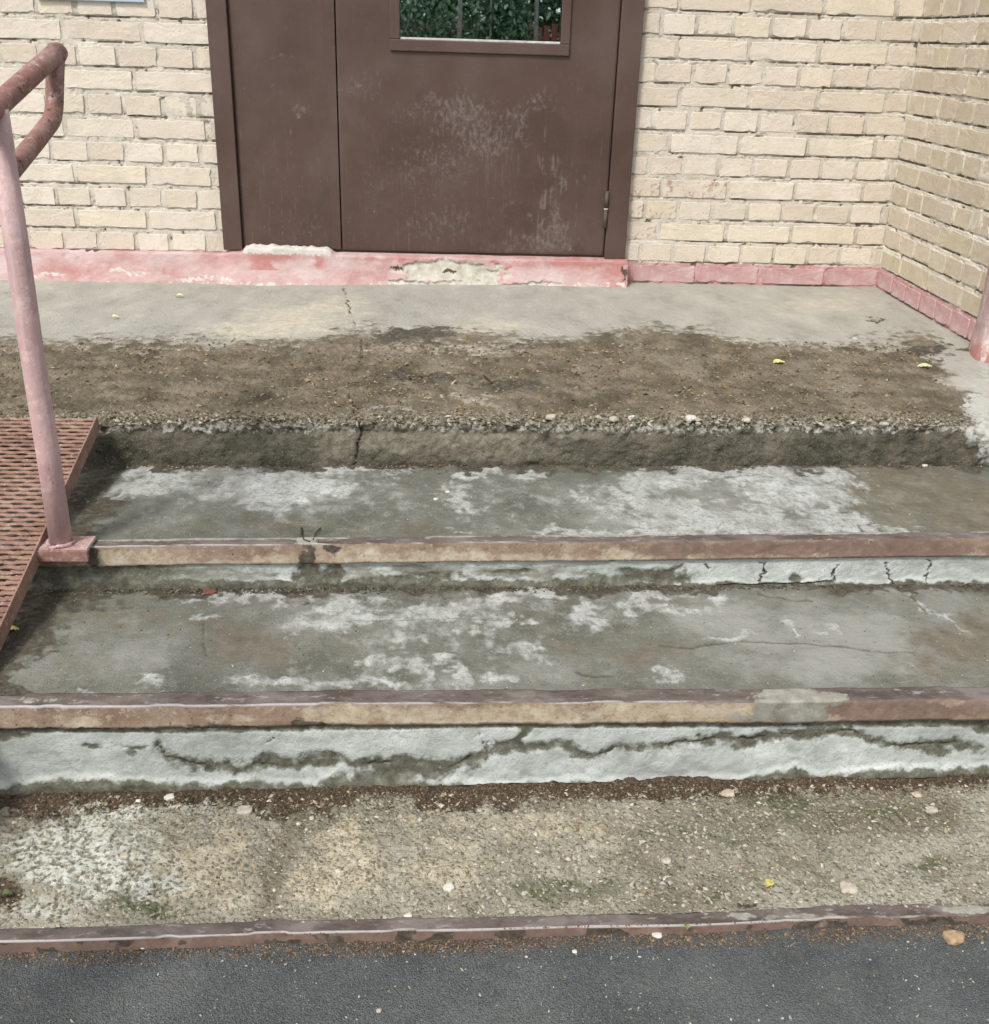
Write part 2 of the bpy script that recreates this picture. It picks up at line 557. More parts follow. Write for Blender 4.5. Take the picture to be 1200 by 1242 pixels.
def rough_tread_material():
    m = Mat('exposed_aggregate_concrete')
    c = mix3(m, m.noise(6, 7, 0.62), (0.185, 0.174, 0.130), (0.255, 0.243, 0.188), (0.33, 0.318, 0.26), 0.36, 0.5, 0.64)
    c, _ = m.layer(c, 'green', mix3(m, m.noise(24, 6, 0.65), (0.12, 0.122, 0.083), (0.165, 0.165, 0.118), (0.215, 0.21, 0.155)), 14, 0.35, 0.3)
    c, _ = m.layer(c, 'tan', mix3(m, m.noise(45, 6, 0.7), (0.33, 0.285, 0.20), (0.43, 0.385, 0.28), (0.52, 0.475, 0.37)), 16, 0.4, 0.3)  # tan concrete, partly dappled sunlight put into the colour
    c, fp = m.layer(c, 'pale', mix3(m, m.noise(50, 6, 0.7), (0.40, 0.40, 0.34), (0.50, 0.51, 0.45), (0.58, 0.59, 0.54)), 16, 0.4, 0.25)
    st = m.vor(115, 'Color')
    sep = m.t.nodes.new('ShaderNodeSeparateColor'); m.t.links.new(st, sep.inputs[0])
    grit = mix3(m, sep.outputs[0], (0.095, 0.082, 0.056), (0.26, 0.23, 0.165), (0.50, 0.46, 0.37), 0.05, 0.5, 0.95)
    spot = m.math('MULTIPLY', m.remap(m.vor(115, 'Distance'), 0.30, 0.42, 1.0, 0.0), m.remap(sep.outputs[1], 0.35, 0.45))
    c = m.mix(m.math('MULTIPLY', spot, 0.75), c, grit)
    c = m.mix(m.remap(m.noise(150, 6, 0.8), 0.57, 0.68), c, (0.085, 0.073, 0.048))
    c = m.mix(m.remap(m.noise(330, 3, 0.8), 0.60, 0.68), c, (0.50, 0.47, 0.38))
    c, _ = m.layer(c, 'pits', (0.19, 0.178, 0.13), 70, 0.5, 0.2, opacity=.8)
    c, _ = m.layer(c, 'shade_stain', mix3(m, m.noise(60, 5, 0.7), (0.10, 0.085, 0.058), (0.145, 0.125, 0.088), (0.20, 0.18, 0.13)), 26, 0.45, 0.4, opacity=.7)  # darker patches and a painted shadow band
    c, _ = m.layer(c, 'moss', mix3(m, m.noise(90, 5, 0.7), (0.085, 0.092, 0.053), (0.12, 0.128, 0.075), (0.165, 0.165, 0.105)), 40, 0.5, 0.2)
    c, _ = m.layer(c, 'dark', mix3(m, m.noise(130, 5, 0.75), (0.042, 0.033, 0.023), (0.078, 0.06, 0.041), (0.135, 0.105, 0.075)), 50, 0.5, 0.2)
    m.bump(m.remap(m.vor(115, 'Distance'), 0.1, 0.6, 1.0, 0.0), 0.004, 0.7)
    m.bump(m.noise(120, 8, 0.75), 0.007, 0.8)
    return m.done(c, 0.95, 0.15)


MAT_ROUGH = rough_tread_material()


def riser_material():
    m = Mat('limewashed_riser')
    c = mix3(m, m.noise(7, 7, 0.62, aniso=(1, 1, 1.6)), (0.36, 0.39, 0.37), (0.46, 0.495, 0.472), (0.57, 0.60, 0.575), 0.36, 0.5, 0.64)
    c = m.mix(m.math('MULTIPLY', m.remap(m.noise(16, 7, 0.72), 0.5, 0.68), 0.7), c, (0.30, 0.325, 0.29))
    c = m.mix(m.math('MULTIPLY', m.remap(m.noise(150, 4, 0.8), 0.56, 0.66), 0.7), c, (0.27, 0.28, 0.25))
    c, _ = m.layer(c, 'worn', mix3(m, m.noise(26, 7, 0.7, aniso=(0.6, 1, 1.6)), (0.16, 0.16, 0.13), (0.24, 0.245, 0.21), (0.36, 0.365, 0.33)), 24, 0.5, 0.18, aniso=(0.6, 1, 1.5))
    muck_shade = mix3(m, m.noise(45, 6, 0.72), (0.075, 0.074, 0.054), (0.12, 0.12, 0.09), (0.185, 0.185, 0.148))
    muck_shade = m.mix(m.remap(m.noise(180, 5, 0.75), 0.6, 0.7), muck_shade, (0.22, 0.21, 0.17))
    c, fm = m.layer(c, 'muck_shade', muck_shade, 42, 0.40, 0.24, detail=8)  # dirt, plus shadow painted beside the ramp and below the steel angle
    c, _ = m.layer(c, 'crack', (0.06, 0.055, 0.042), 60, 0.6, 0.25, opacity=.85)
    m.bump(fm, -0.0007, 0.5)
    m.bump(m.noise(34, 8, 0.72), 0.004, 0.6)
    m.bump(m.noise(260, 5, 0.75), 0.002, 0.8)
    return m.done(c, 0.88, 0.2)


MAT_RISER = riser_material()


def nosing_material():
    m = Mat('painted_steel_angle')
    top = mix3(m, m.noise(18, 7, 0.7, aniso=(0.5, 1, 1)), (0.070, 0.055, 0.047), (0.115, 0.092, 0.082), (0.17, 0.145, 0.132), 0.38, 0.5, 0.62)
    top = m.mix(m.remap(m.noise(90, 6, 0.75, aniso=(0.4, 1, 1)), 0.57, 0.66), top, (0.24, 0.22, 0.205))
    rust = mix3(m, m.noise(20, 6, 0.68, aniso=(0.6, 1, 1)), (0.21, 0.145, 0.103), (0.285, 0.205, 0.148), (0.36, 0.28, 0.21), 0.36, 0.5, 0.64)
    rust = m.mix(m.remap(m.noise(140, 4, 0.7), 0.58, 0.68), rust, (0.13, 0.075, 0.052))
    bei = mix3(m, m.noise(30, 6, 0.7), (0.34, 0.265, 0.185), (0.43, 0.36, 0.265), (0.51, 0.46, 0.37), .36, .5, .64)
    face, _ = m.layer(rust, 'beige', bei, 34, 0.6, 0.26, aniso=(0.8, 1, 1))
    face = m.mix(m.math('MULTIPLY', m.remap(m.noise(110, 5, 0.75), 0.52, 0.66), 0.6), face, (0.24, 0.185, 0.13))
    face = m.mix(m.math('MULTIPLY', m.remap(m.noise(75, 5, 0.75), 0.55, 0.64), 0.55), face, (0.46, 0.42, 0.35))
    face, _ = m.layer(face, 'brown', mix3(m, m.noise(30, 5, 0.7), (0.15, 0.10, 0.08), (0.20, 0.135, 0.107), (0.25, 0.175, 0.142)), 30, 0.4, 0.15)
    face, _ = m.layer(face, 'dark', mix3(m, m.noise(90, 5, 0.7), (0.05, 0.04, 0.03), (0.085, 0.07, 0.053), (0.13, 0.11, 0.085)), 60, 0.35, 0.12)
    c = m.mix(m.remap(m.attr('front'), 0.4, 0.6), top, face)
    c, _ = m.layer(c, 'cover', mix3(m, m.noise(40, 6, 0.7), (0.19, 0.18, 0.15), (0.26, 0.25, 0.215), (0.33, 0.32, 0.28)), 40, 0.35, 0.10)
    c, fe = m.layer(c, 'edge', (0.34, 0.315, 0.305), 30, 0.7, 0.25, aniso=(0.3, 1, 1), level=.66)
    m.bump(m.noise(60, 7, 0.7), 0.003, 0.7)
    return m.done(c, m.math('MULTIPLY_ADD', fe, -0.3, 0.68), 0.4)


MAT_NOSING = nosing_material()


def asphalt_material():
    m = Mat('asphalt')
    c = mix3(m, m.noise(5, 6, 0.6), (0.068, 0.075, 0.077), (0.088, 0.096, 0.098), (0.112, 0.120, 0.119), 0.38, 0.5, 0.62)
    sp = m.vor(330, 'Color')
    sep = m.t.nodes.new('ShaderNodeSeparateColor'); m.t.links.new(sp, sep.inputs[0])
    c = m.mix(m.math('MULTIPLY', m.remap(m.vor(330, 'Distance'), 0.25, 0.5, 1.0, 0.0), m.remap(sep.outputs[0], 0.45, 0.95)), c, (0.20, 0.207, 0.198))
    c = m.mix(m.math('MULTIPLY', m.remap(m.vor(120, 'Distance'), 0.14, 0.24, 1.0, 0.0), m.remap(m.noise(31, 2), 0.58, 0.68)), c, (0.24, 0.236, 0.21))
    c = m.mix(m.remap(m.noise(520, 3, 0.8), 0.56, 0.66), c, (0.026, 0.028, 0.029))
    c = m.mix(m.math('MULTIPLY', m.remap(m.noise(24, 7, 0.7), 0.52, 0.7), 0.5), c, (0.115, 0.113, 0.098))
    m.bump(m.remap(m.vor(330, 'Distance'), 0.1, 0.7, 1.0, 0.0), 0.0025, 0.8)
    m.bump(m.noise(700, 4, 0.8), 0.0012, 0.8)
    return m.done(c, 0.85, 0.3)


MAT_ASPHALT = asphalt_material()


def door_material():
    m = Mat('brown_door_paint')
    c = mix3(m, m.noise(3, 5, 0.55), (0.068, 0.040, 0.031), (0.082, 0.050, 0.040), (0.096, 0.064, 0.053), .36, .5, .64)
    c = m.mix(m.math('MULTIPLY', m.remap(m.noise(13, 6, 0.7), 0.5, 0.68), m.math('MULTIPLY', m.attr('low'), 0.7)), c, (0.06, 0.040, 0.033))
    c = m.mix(m.math('MULTIPLY', m.remap(m.noise(120, 3, 0.6, aniso=(1, 1, 0.06)), 0.62, 0.70), m.math('MULTIPLY', m.attr('low'), 0.35)), c, (0.17, 0.14, 0.13))
    c = m.mix(m.math('MULTIPLY', m.remap(m.noise(60, 6, 0.7), 0.55, 0.75), 0.25), c, (0.15, 0.125, 0.118))
    c, f1 = m.layer(c, 'scuff', (0.215, 0.18, 0.175), 75, 0.75, 0.5, aniso=(1, 1, 0.6), detail=9, level=0.84, opacity=.55)
    c, f2 = m.layer(c, 'streak', (0.20, 0.165, 0.145), 60, 0.5, 0.3, aniso=(1.4, 1, 0.10), detail=7, level=0.78, opacity=.55)
    c = m.mix(m.math('MULTIPLY', m.remap(m.noise(60, 3, 0.6), 0.70, 0.76), m.attr('low')), c, (0.19, 0.16, 0.15))
    m.bump(m.noise(24, 4, 0.5), 0.002, 0.25)
    rg = m.math('MULTIPLY_ADD', f1, 0.25, 0.42)
    return m.done(c, m.math('ADD', rg, m.math('MULTIPLY', m.noise(40, 5), 0.12)), 0.45)


MAT_DOOR = door_material()


def rail_material(name, a, b, d, chip, worn=(0.60, 0.45, 0.44), streak=(1, 1, 0.07), lim=0.61):
    m = Mat(name)
    c = mix3(m, m.noise(9, 6, 0.6), a, b, d, 0.34, 0.5, 0.66)
    c = m.mix(m.math('MULTIPLY', m.remap(m.noise(40, 7, 0.72), 0.52, 0.66), 0.8), c, worn)
    c = m.mix(m.math('MULTIPLY', m.remap(m.noise(90, 4, 0.7, aniso=streak), 0.52, 0.66), 0.45), c, a)
    c = m.mix(m.math('MULTIPLY', m.remap(m.noise(70, 4, 0.7, aniso=streak), 0.55, 0.68), 0.5), c, worn)
    fc = m.remap(m.noise(48, 7, 0.75), lim, lim + .03)
    c = m.mix(fc, c, chip)
    c = m.mix(m.remap(m.noise(17, 6, 0.72), lim + .02, lim + .08), c, chip)
    c = m.mix(m.remap(m.noise(130, 4, 0.7), 0.66, 0.70), c, (0.68, 0.62, 0.60))
    m.bump(fc, -0.0010, 0.7)
    m.bump(m.noise(50, 7, 0.72), 0.003, 0.8)
    return m.done(c, m.math('MULTIPLY_ADD', m.noise(35, 5, 0.7), 0.5, 0.35), 0.4)


MAT_POST = rail_material('pink_rail_paint', (0.42, 0.265, 0.255), (0.49, 0.33, 0.325), (0.55, 0.40, 0.395), (0.30, 0.155, 0.14), lim=0.66)
MAT_RAIL = rail_material('red_brown_rail_paint', (0.185, 0.085, 0.068), (0.24, 0.125, 0.105), (0.31, 0.19, 0.17), (0.085, 0.045, 0.036), (0.42, 0.30, 0.28), (1, 0.1, 0.6))
MAT_RAMP = rail_material('rusty_ramp_paint', (0.185, 0.105, 0.078), (0.255, 0.15, 0.112), (0.315, 0.20, 0.155), (0.13, 0.075, 0.055), (0.36, 0.265, 0.215))


def plain(name, col, rough=0.7, spec=0.3, scale=30, var=0.25, metal=0.0, bump=0.001):
    m = Mat(name)
    dark = tuple(x * (1 - var) for x in col)
    lite = tuple(min(1, x * (1 + var)) for x in col)
    c = mix3(m, m.noise(scale, 5, 0.65), dark, col, lite)
    m.bump(m.noise(scale * 3, 5, 0.7), bump, 0.6)
    return m.done(c, rough, spec, metal)


def crumb_material():
    m = Mat('crumbs')
    c = m.mix(m.math('MULTIPLY', m.noise(300, 3, 0.7), 0.35), m.attr('tone', 'Color'), (0.10, 0.08, 0.055))
    m.bump(m.noise(500, 3), 0.001, 0.7)
    return m.done(c, 0.92, 0.15)


MAT_CRUMB = crumb_material()

# ------------------------------------------------------------------ levels of the flight, worked out from the photograph
W_LO, W_HI = -3.2, 2.6
edge_y = {3: lambda x: -1.691 + 0.033 * x, 2: lambda x: -2.143 + 0.0393 * x,
          1: lambda x: -2.582 + 0.027 * x, 0: lambda x: -2.939 + 0.021 * x}


def landing_z(x, y):
    return -0.022 * sstep(0.5, -1.0, x) * sstep(-1.1, -0.05, y)


def tread_z(k, x):
    if k == 3: return -0.116 + 0 * x
    if k == 2: return -0.2215 - 0.009 * x
    return -0.396 - 0.004 * x


GROUND_Z = -0.415

# ------------------------------------------------------------------ ground
gx = axis_points(-300, 300, -0.75, 1.2, 0.006, 30.0)
gy = axis_points(-300, 300, -3.2, -2.90, 0.004, 30.0)
X, Y = np.meshgrid(gx, gy)
near = sstep(0.8, 0.2, np.maximum(np.abs(X - 0.2) - 1.0, np.abs(Y + 3.05)))
Z = GROUND_Z + near * (0.004 * (fbm(X * 9, Y * 9, 4, 3) - 0.5) + 0.003 * (fbm(X * 120, Y * 120, 3, 5) - 0.5))
ground = grid('asphalt_ground', np.stack([X, Y, Z], -1), {}, MAT_ASPHALT, None)
tag(ground, 'dark grey asphalt at the foot of the steps', kind='structure')

# ------------------------------------------------------------------ the flight of steps
steps = empty('concrete_steps', (0.2, -2.3, GROUND_Z))
tag(steps, 'worn concrete entrance steps with landing and steel edged treads', 'steps')

CRACK_LANDING = [(418, 350), (424, 375), (433, 402), (441, 420), (433, 446), (426, 480), (433, 505), (438, 522), (434, 540), (430, 565)]


def landing():
    xs = axis_points(W_LO, W_HI, -1.35, 1.95, 0.0045, 0.15)
    top = np.concatenate([np.linspace(0.03, 0.45, 64)[:-1], np.linspace(0.45, 0.985, 150)])
    rows = [('t', t) for t in top] + [('e', a) for a in np.linspace(0, 1, 8)] + [('r', t) for t in np.linspace(0.02, 1, 34)]
    n = len(rows)
    X = np.tile(xs, (n, 1))
    E = edge_y[3](X)
    Y = np.zeros_like(X); Z = np.zeros_like(X); wtop = np.zeros_like(X); wface = np.zeros_like(X); wedge = np.zeros_like(X)
    back = 0.06
    rad = 0.022
    for j, (k, t) in enumerate(rows):
        if k == 't':
            Y[j] = back + (E[j] + rad - back) * (t - 0.03) / (0.985 - 0.03)
            Z[j] = landing_z(X[j], Y[j])
            wtop[j] = 1
            wedge[j] = sstep(0.10, 0.0, Y[j] - E[j] - rad)
        elif k == 'e':
            a = t * math.pi / 2
            Y[j] = E[j] + rad - rad * math.sin(a)
            Z[j] = -rad + rad * math.cos(a)
            wedge[j] = 1; wtop[j] = 1 - t; wface[j] = t
        else:
            Y[j] = E[j] - 0.006 * t
            Z[j] = -rad - (0.125 - rad) * t
            wface[j] = 1
            wedge[j] = sstep(0.22, 0.0, t)
    u, v = project(np.stack([X, Y, Z], -1))
    big = fbm(X * 7, Y * 7 + Z * 7, 4, 11)
    mid = fbm(X * 40, (Y + Z) * 40, 4, 12)
    fine = fbm(X * 120, (Y - Z) * 120, 3, 13)
    bound = 412 + 8 * np.sin(u / 70.0) - 14 * blobs(u, v, [(500, 400, 90, 60)]) + 16 * blobs(u, v, [(330, 410, 70, 60)])
    dirt = sstep(-22, 20, v - bound + 24 * (big - 0.5) + 26 * (mid - 0.5))
    dirt *= sstep(-30, 30, 1138 + (v - 425) * 0.55 - u + 80 * (big - 0.5))
    dirt *= 1 - 0.45 * blobs(*warp(X, Y, u, v, 50, 9, 475), [(565, 425, 60, 8), (470, 424, 45, 7), (580, 487, 55, 9), (480, 497, 60, 7)])
    uw, vw = warp(X, Y + Z, u, v, 40, 9, 471)
    pale = blobs(uw, vw, [(350, 392, 75, 20, -8), (290, 402, 40, 10), (400, 372, 35, 12), (545, 425, 90, 7, 2), (470, 424, 40, 6), (1010, 370, 70, 12, 0, .6), (600, 395, 60, 8, 0, .8), (575, 487, 60, 8), (1140, 470, 30, 20, 0, .5)]) * 0.85  # leftmost blobs paint sun dapple, the others pale concrete
    damp = blobs(uw, vw, [(512, 458, 60, 7), (612, 470, 42, 7), (1132, 427, 24, 8), (1062, 391, 11, 4), (965, 470, 26, 4, 20), (500, 405, 60, 7, 0, .8), (190, 430, 16, 5), (470, 410, 30, 8, 0, .7)])
    # eroded arris with the aggregate laid bare
    chipped = wedge * (0.35 + 1.3 * np.clip(fbm(X * 16, Z * 16 + Y * 16, 3, 21), 0, 1))
    cd, cr = cells(X * 75, (Y - Z) * 75, 31)
    pebble = np.clip(1 - cd * 1.5, 0, 1)
    erode = chipped * (0.020 * np.clip(mid * 1.5 - 0.35, 0, 1) + 0.012 * (big - 0.4)) - wedge * 0.006 * pebble
    crack = line(u + 9 * (mid - .5) + 5 * (fine - .5), v, CRACK_LANDING, 0.8 + 1.3 * blobs(u, v, [(436, 518, 12, 10)])) * (0.55 + 0.9 * sstep(.3, .6, fbm(X * 9, (Y + Z) * 14, 3, 26)))
    crack = np.maximum(crack, line(uw, vw, [(938, 467), (960, 473), (985, 474)], 1.2) * .6)
    crack = np.maximum(crack, line(uw, vw, [(1032, 482), (1055, 482), (1075, 478), (1090, 470)], 1.4) * .75)
    low = sstep(0.4, 0.9, crack)
    lumps = dirt * wtop * (0.014 * (mid - 0.5) + 0.009 * (fine - 0.5) + 0.006 * (big - 0.35) + 0.004 * pebble * (cr > 0.55))
    Z = Z + wtop * (0.004 * (big - 0.5) + 0.0012 * (fine - 0.5)) + lumps - 0.7 * erode * np.clip(wtop + 0.4, 0, 1) - 0.006 * low * wtop
    Y = Y + erode + wface * (0.012 * (big - 0.5) + 0.011 * (mid - 0.5) + 0.005 * (fine - 0.5)) + 0.010 * low * wface
    splash = blobs(u, v, [(1195, 520, 18, 40), (1186, 490, 20, 14), (1175, 530, 8, 10), (1200, 470, 30, 30, 0, .7)])
    Y = Y - 0.02 * splash * wface
    att = {'dirt': dirt * np.clip(wtop, 0, 1), 'pale': pale, 'damp': damp, 'rubble': np.clip(wedge * (0.9 - 0.55 * wface) * (0.55 + 0.9 * fbm(X * 12, (Y - Z) * 12, 3, 25)), 0, .95),
           'face': wface * (1 - 0.45 * wedge),
           'facepale': wface * blobs(u, v, [(410, 535, 22, 20), (570, 540, 90, 20), (480, 532, 40, 18), (700, 528, 40, 8, 0, .7)]),
           'lime': splash * .8, 'crack': crack}
    return grid('landing_slab', np.stack([X, Y, Z], -1), att, MAT_LANDING, steps, flip=True)


landing()


def make_tread(k, x_lo, x_hi, mat, mask_fn, lip, dx=0.0035, dy=0.0035):
    """a walking surface from under the riser behind it to the steel angle in front"""
    xs = axis_points(W_LO, W_HI, x_lo, x_hi, dx, 0.15)
    ny = int(0.48 / dy)
    t = np.linspace(0, 1, ny)[:, None]
    X = np.tile(xs, (ny, 1))
    y0 = edge_y[k](X) + 0.04
    y1 = edge_y[k - 1](X) + lip
    Y = y0 + (y1 - y0) * t
    Z = tread_z(k, X)
    u, v = project(np.stack([X, Y, Z], -1))
    att, dz = mask_fn(X, Y, u, v)
    Z = Z + dz
    return grid('tread', np.stack([X, Y, Z], -1), att, mat, steps, flip=True)


def masks_top(X, Y, u, v):
    uc, vc = u + 5 * (fbm(X * 40, Y * 40, 3, 405) - .5), v + 5 * (fbm(X * 25, Y * 25, 3, 406) - .5)
    u, v = warp(X, Y, u, v, 34, 12, 401)
    big, mid, fine = fbm(X * 6, Y * 14, 4, 41), fbm(X * 36, Y * 26, 4, 42), fbm(X * 110, Y * 110, 3, 43)
    white = blobs(u, v, [(215, 568, 45, 6), (165, 592, 42, 11, -10), (205, 580, 35, 12), (330, 582, 65, 12, -3), (380, 590, 60, 14), (330, 604, 22, 16), (262, 601, 14, 8),
                         (425, 570, 60, 4), (560, 604, 24, 10, 20), (575, 575, 20, 7), (645, 577, 24, 7), (718, 604, 9, 7), (700, 645, 44, 5), (560, 645, 20, 4, 0, .6),
                         (800, 582, 55, 12), (780, 600, 40, 20), (900, 578, 110, 11), (950, 600, 90, 22), (870, 625, 110, 22), (960, 632, 80, 16), (1030, 635, 55, 9, 8), (1085, 640, 40, 5, 5), (900, 648, 150, 5), (990, 580, 50, 8)])
    white = white * (0.66 + 0.55 * mid)
    white *= 1 - 0.8 * blobs(u, v, [(845, 595, 40, 6), (870, 605, 30, 6, 20), (965, 625, 14, 4), (905, 608, 10, 4, 40)])
    thin = blobs(u, v, [(400, 610, 250, 40), (650, 610, 130, 40), (200, 620, 100, 20, 0, .8)]) * .62
    brown = blobs(u, v, [(1130, 600, 110, 38), (1190, 630, 60, 30), (1080, 580, 60, 20), (160, 562, 60, 5), (500, 640, 120, 14, 0, .55), (330, 636, 160, 14, 0, .6)]) * .85
    dark = np.maximum(blobs(u, v, [(110, 600, 30, 50), (130, 567, 40, 7), (180, 565, 70, 4), (100, 640, 22, 20)]) * 1.0, sstep(14, 0, v - 564) * (0.5 + 0.5 * fbm(X * 18, Y * 18, 3, 44)))  # left blobs paint the ramp's shadow; the back strip is dirt
    light = blobs(u, v, [(850, 620, 160, 40), (300, 590, 150, 25)]) * .6
    crack = np.maximum(line(uc, vc, [(700, 657), (720, 653), (760, 653)], 1.5), line(uc, vc, [(1040, 637), (1047, 645), (1060, 650)], 2.2))
    crack = np.maximum(crack, line(uc, vc, [(300, 660), (420, 657), (460, 654), (520, 653)], 2.0))
    crack = np.maximum(crack, line(uc, vc, [(858, 583), (890, 578), (930, 576)], 1.0) * .8)
    dz = 0.004 * (big - 0.5) + 0.0025 * (mid - 0.5) + 0.0008 * (fine - 0.5) + 0.0015 * sstep(.4, .6, white) - 0.004 * sstep(.4, .9, crack) + 0.006 * dark * (mid - .3)
    return {'white': white, 'thin': thin, 'brown': brown, 'dark': dark, 'light': light, 'crack': crack * .8}, dz


def masks_mid(X, Y, u, v):
    uc, vc = u + 5 * (fbm(X * 40, Y * 40, 3, 415) - .5), v + 5 * (fbm(X * 25, Y * 25, 3, 416) - .5)
    u, v = warp(X, Y, u, v, 30, 14, 411)
    big, mid, fine = fbm(X * 6, Y * 12, 4, 51), fbm(X * 36, Y * 26, 4, 52), fbm(X * 110, Y * 110, 3, 53)
    white = blobs(u, v, [(415, 733, 40, 10), (395, 757, 40, 10), (440, 752, 55, 7), (550, 738, 50, 10), (612, 730, 18, 9), (615, 750, 20, 6), (645, 722, 25, 5), (715, 737, 18, 12),
                         (735, 750, 14, 6, 30), (800, 722, 40, 6), (780, 733, 25, 8, 20), (860, 730, 18, 6), (887, 771, 26, 4), (505, 811, 24, 9), (535, 800, 14, 6), (552, 820, 7, 12), (470, 805, 20, 6, 0, .8),
                         (180, 829, 20, 6), (110, 836, 7, 5), (320, 830, 50, 6, 0, .8), (430, 832, 90, 5, 0, .8), (806, 815, 12, 9), (270, 722, 40, 6), (320, 724, 30, 8), (560, 762, 40, 8, 0, .75), (490, 775, 20, 8, 0, .8), (640, 790, 30, 10, 15, .75), (245, 750, 10, 5), (600, 828, 50, 5, 0, .75), (960, 758, 12, 5), (968, 770, 10, 4, 40), (1005, 757, 8, 5), (1130, 745, 50, 4, 35, .75), (830, 745, 30, 8, 0, .6)])
    white = white * (0.66 + 0.6 * mid)
    thin = blobs(u, v, [(500, 765, 170, 50), (480, 825, 200, 20), (720, 745, 120, 30), (250, 790, 120, 40, 0, .6), (700, 820, 120, 25, 0, .8)]) * .66
    brown = blobs(u, v, [(300, 785, 60, 24), (250, 760, 60, 20, 0, .8), (1150, 790, 55, 34), (1190, 770, 40, 40, 0, .9), (790, 790, 50, 20, 0, .75), (690, 780, 40, 16, 0, .6), (110, 745, 80, 14, 0, .8), (90, 800, 60, 20, 0, .5)]) * .8
    light = blobs(u, v, [(1000, 770, 150, 32), (1010, 800, 120, 20), (880, 750, 70, 20), (150, 800, 80, 25, 0, .5)]) * .85  # soft dappled light painted in as lighter concrete
    dark = np.maximum(blobs(u, v, [(20, 760, 45, 60, 30), (60, 725, 80, 14), (180, 716, 130, 9), (350, 716, 60, 6), (10, 830, 20, 30)]), sstep(13, 0, v - 714) * (0.45 + 0.55 * fbm(X * 18, Y * 18, 3, 54)))  # tilted blob paints the ramp's shadow; the back strip is dirt
    crack = line(uc, vc, [(800, 782), (840, 785), (900, 778), (970, 780), (1030, 785), (1080, 792), (1110, 790)], 1.6) * .85
    crack = np.maximum(crack, line(uc, vc, [(1106, 722), (1112, 730), (1125, 745)], 1.8))
    crack = np.maximum(crack, line(uc, vc, [(700, 815), (725, 820), (745, 819)], 1.5))
    crack = np.maximum(crack, line(uc, vc, [(248, 750), (247, 775), (250, 795)], 1.2) * .8)
    crack = np.maximum(crack, line(uc, vc, [(920, 722), (960, 728), (985, 730)], 1.4) * .8)
    crack = np.maximum(crack, line(uc, vc, [(420, 752), (500, 752), (590, 750)], 1.0) * .75)
    dz = 0.004 * (big - 0.5) + 0.0022 * (mid - 0.5) + 0.0008 * (fine - 0.5) + 0.0012 * sstep(.4, .6, white) - 0.004 * sstep(.4, .9, crack) + 0.007 * dark * (mid - .3)
    return {'white': white, 'thin': thin, 'brown': brown, 'dark': dark, 'light': light, 'crack': crack * .8}, dz


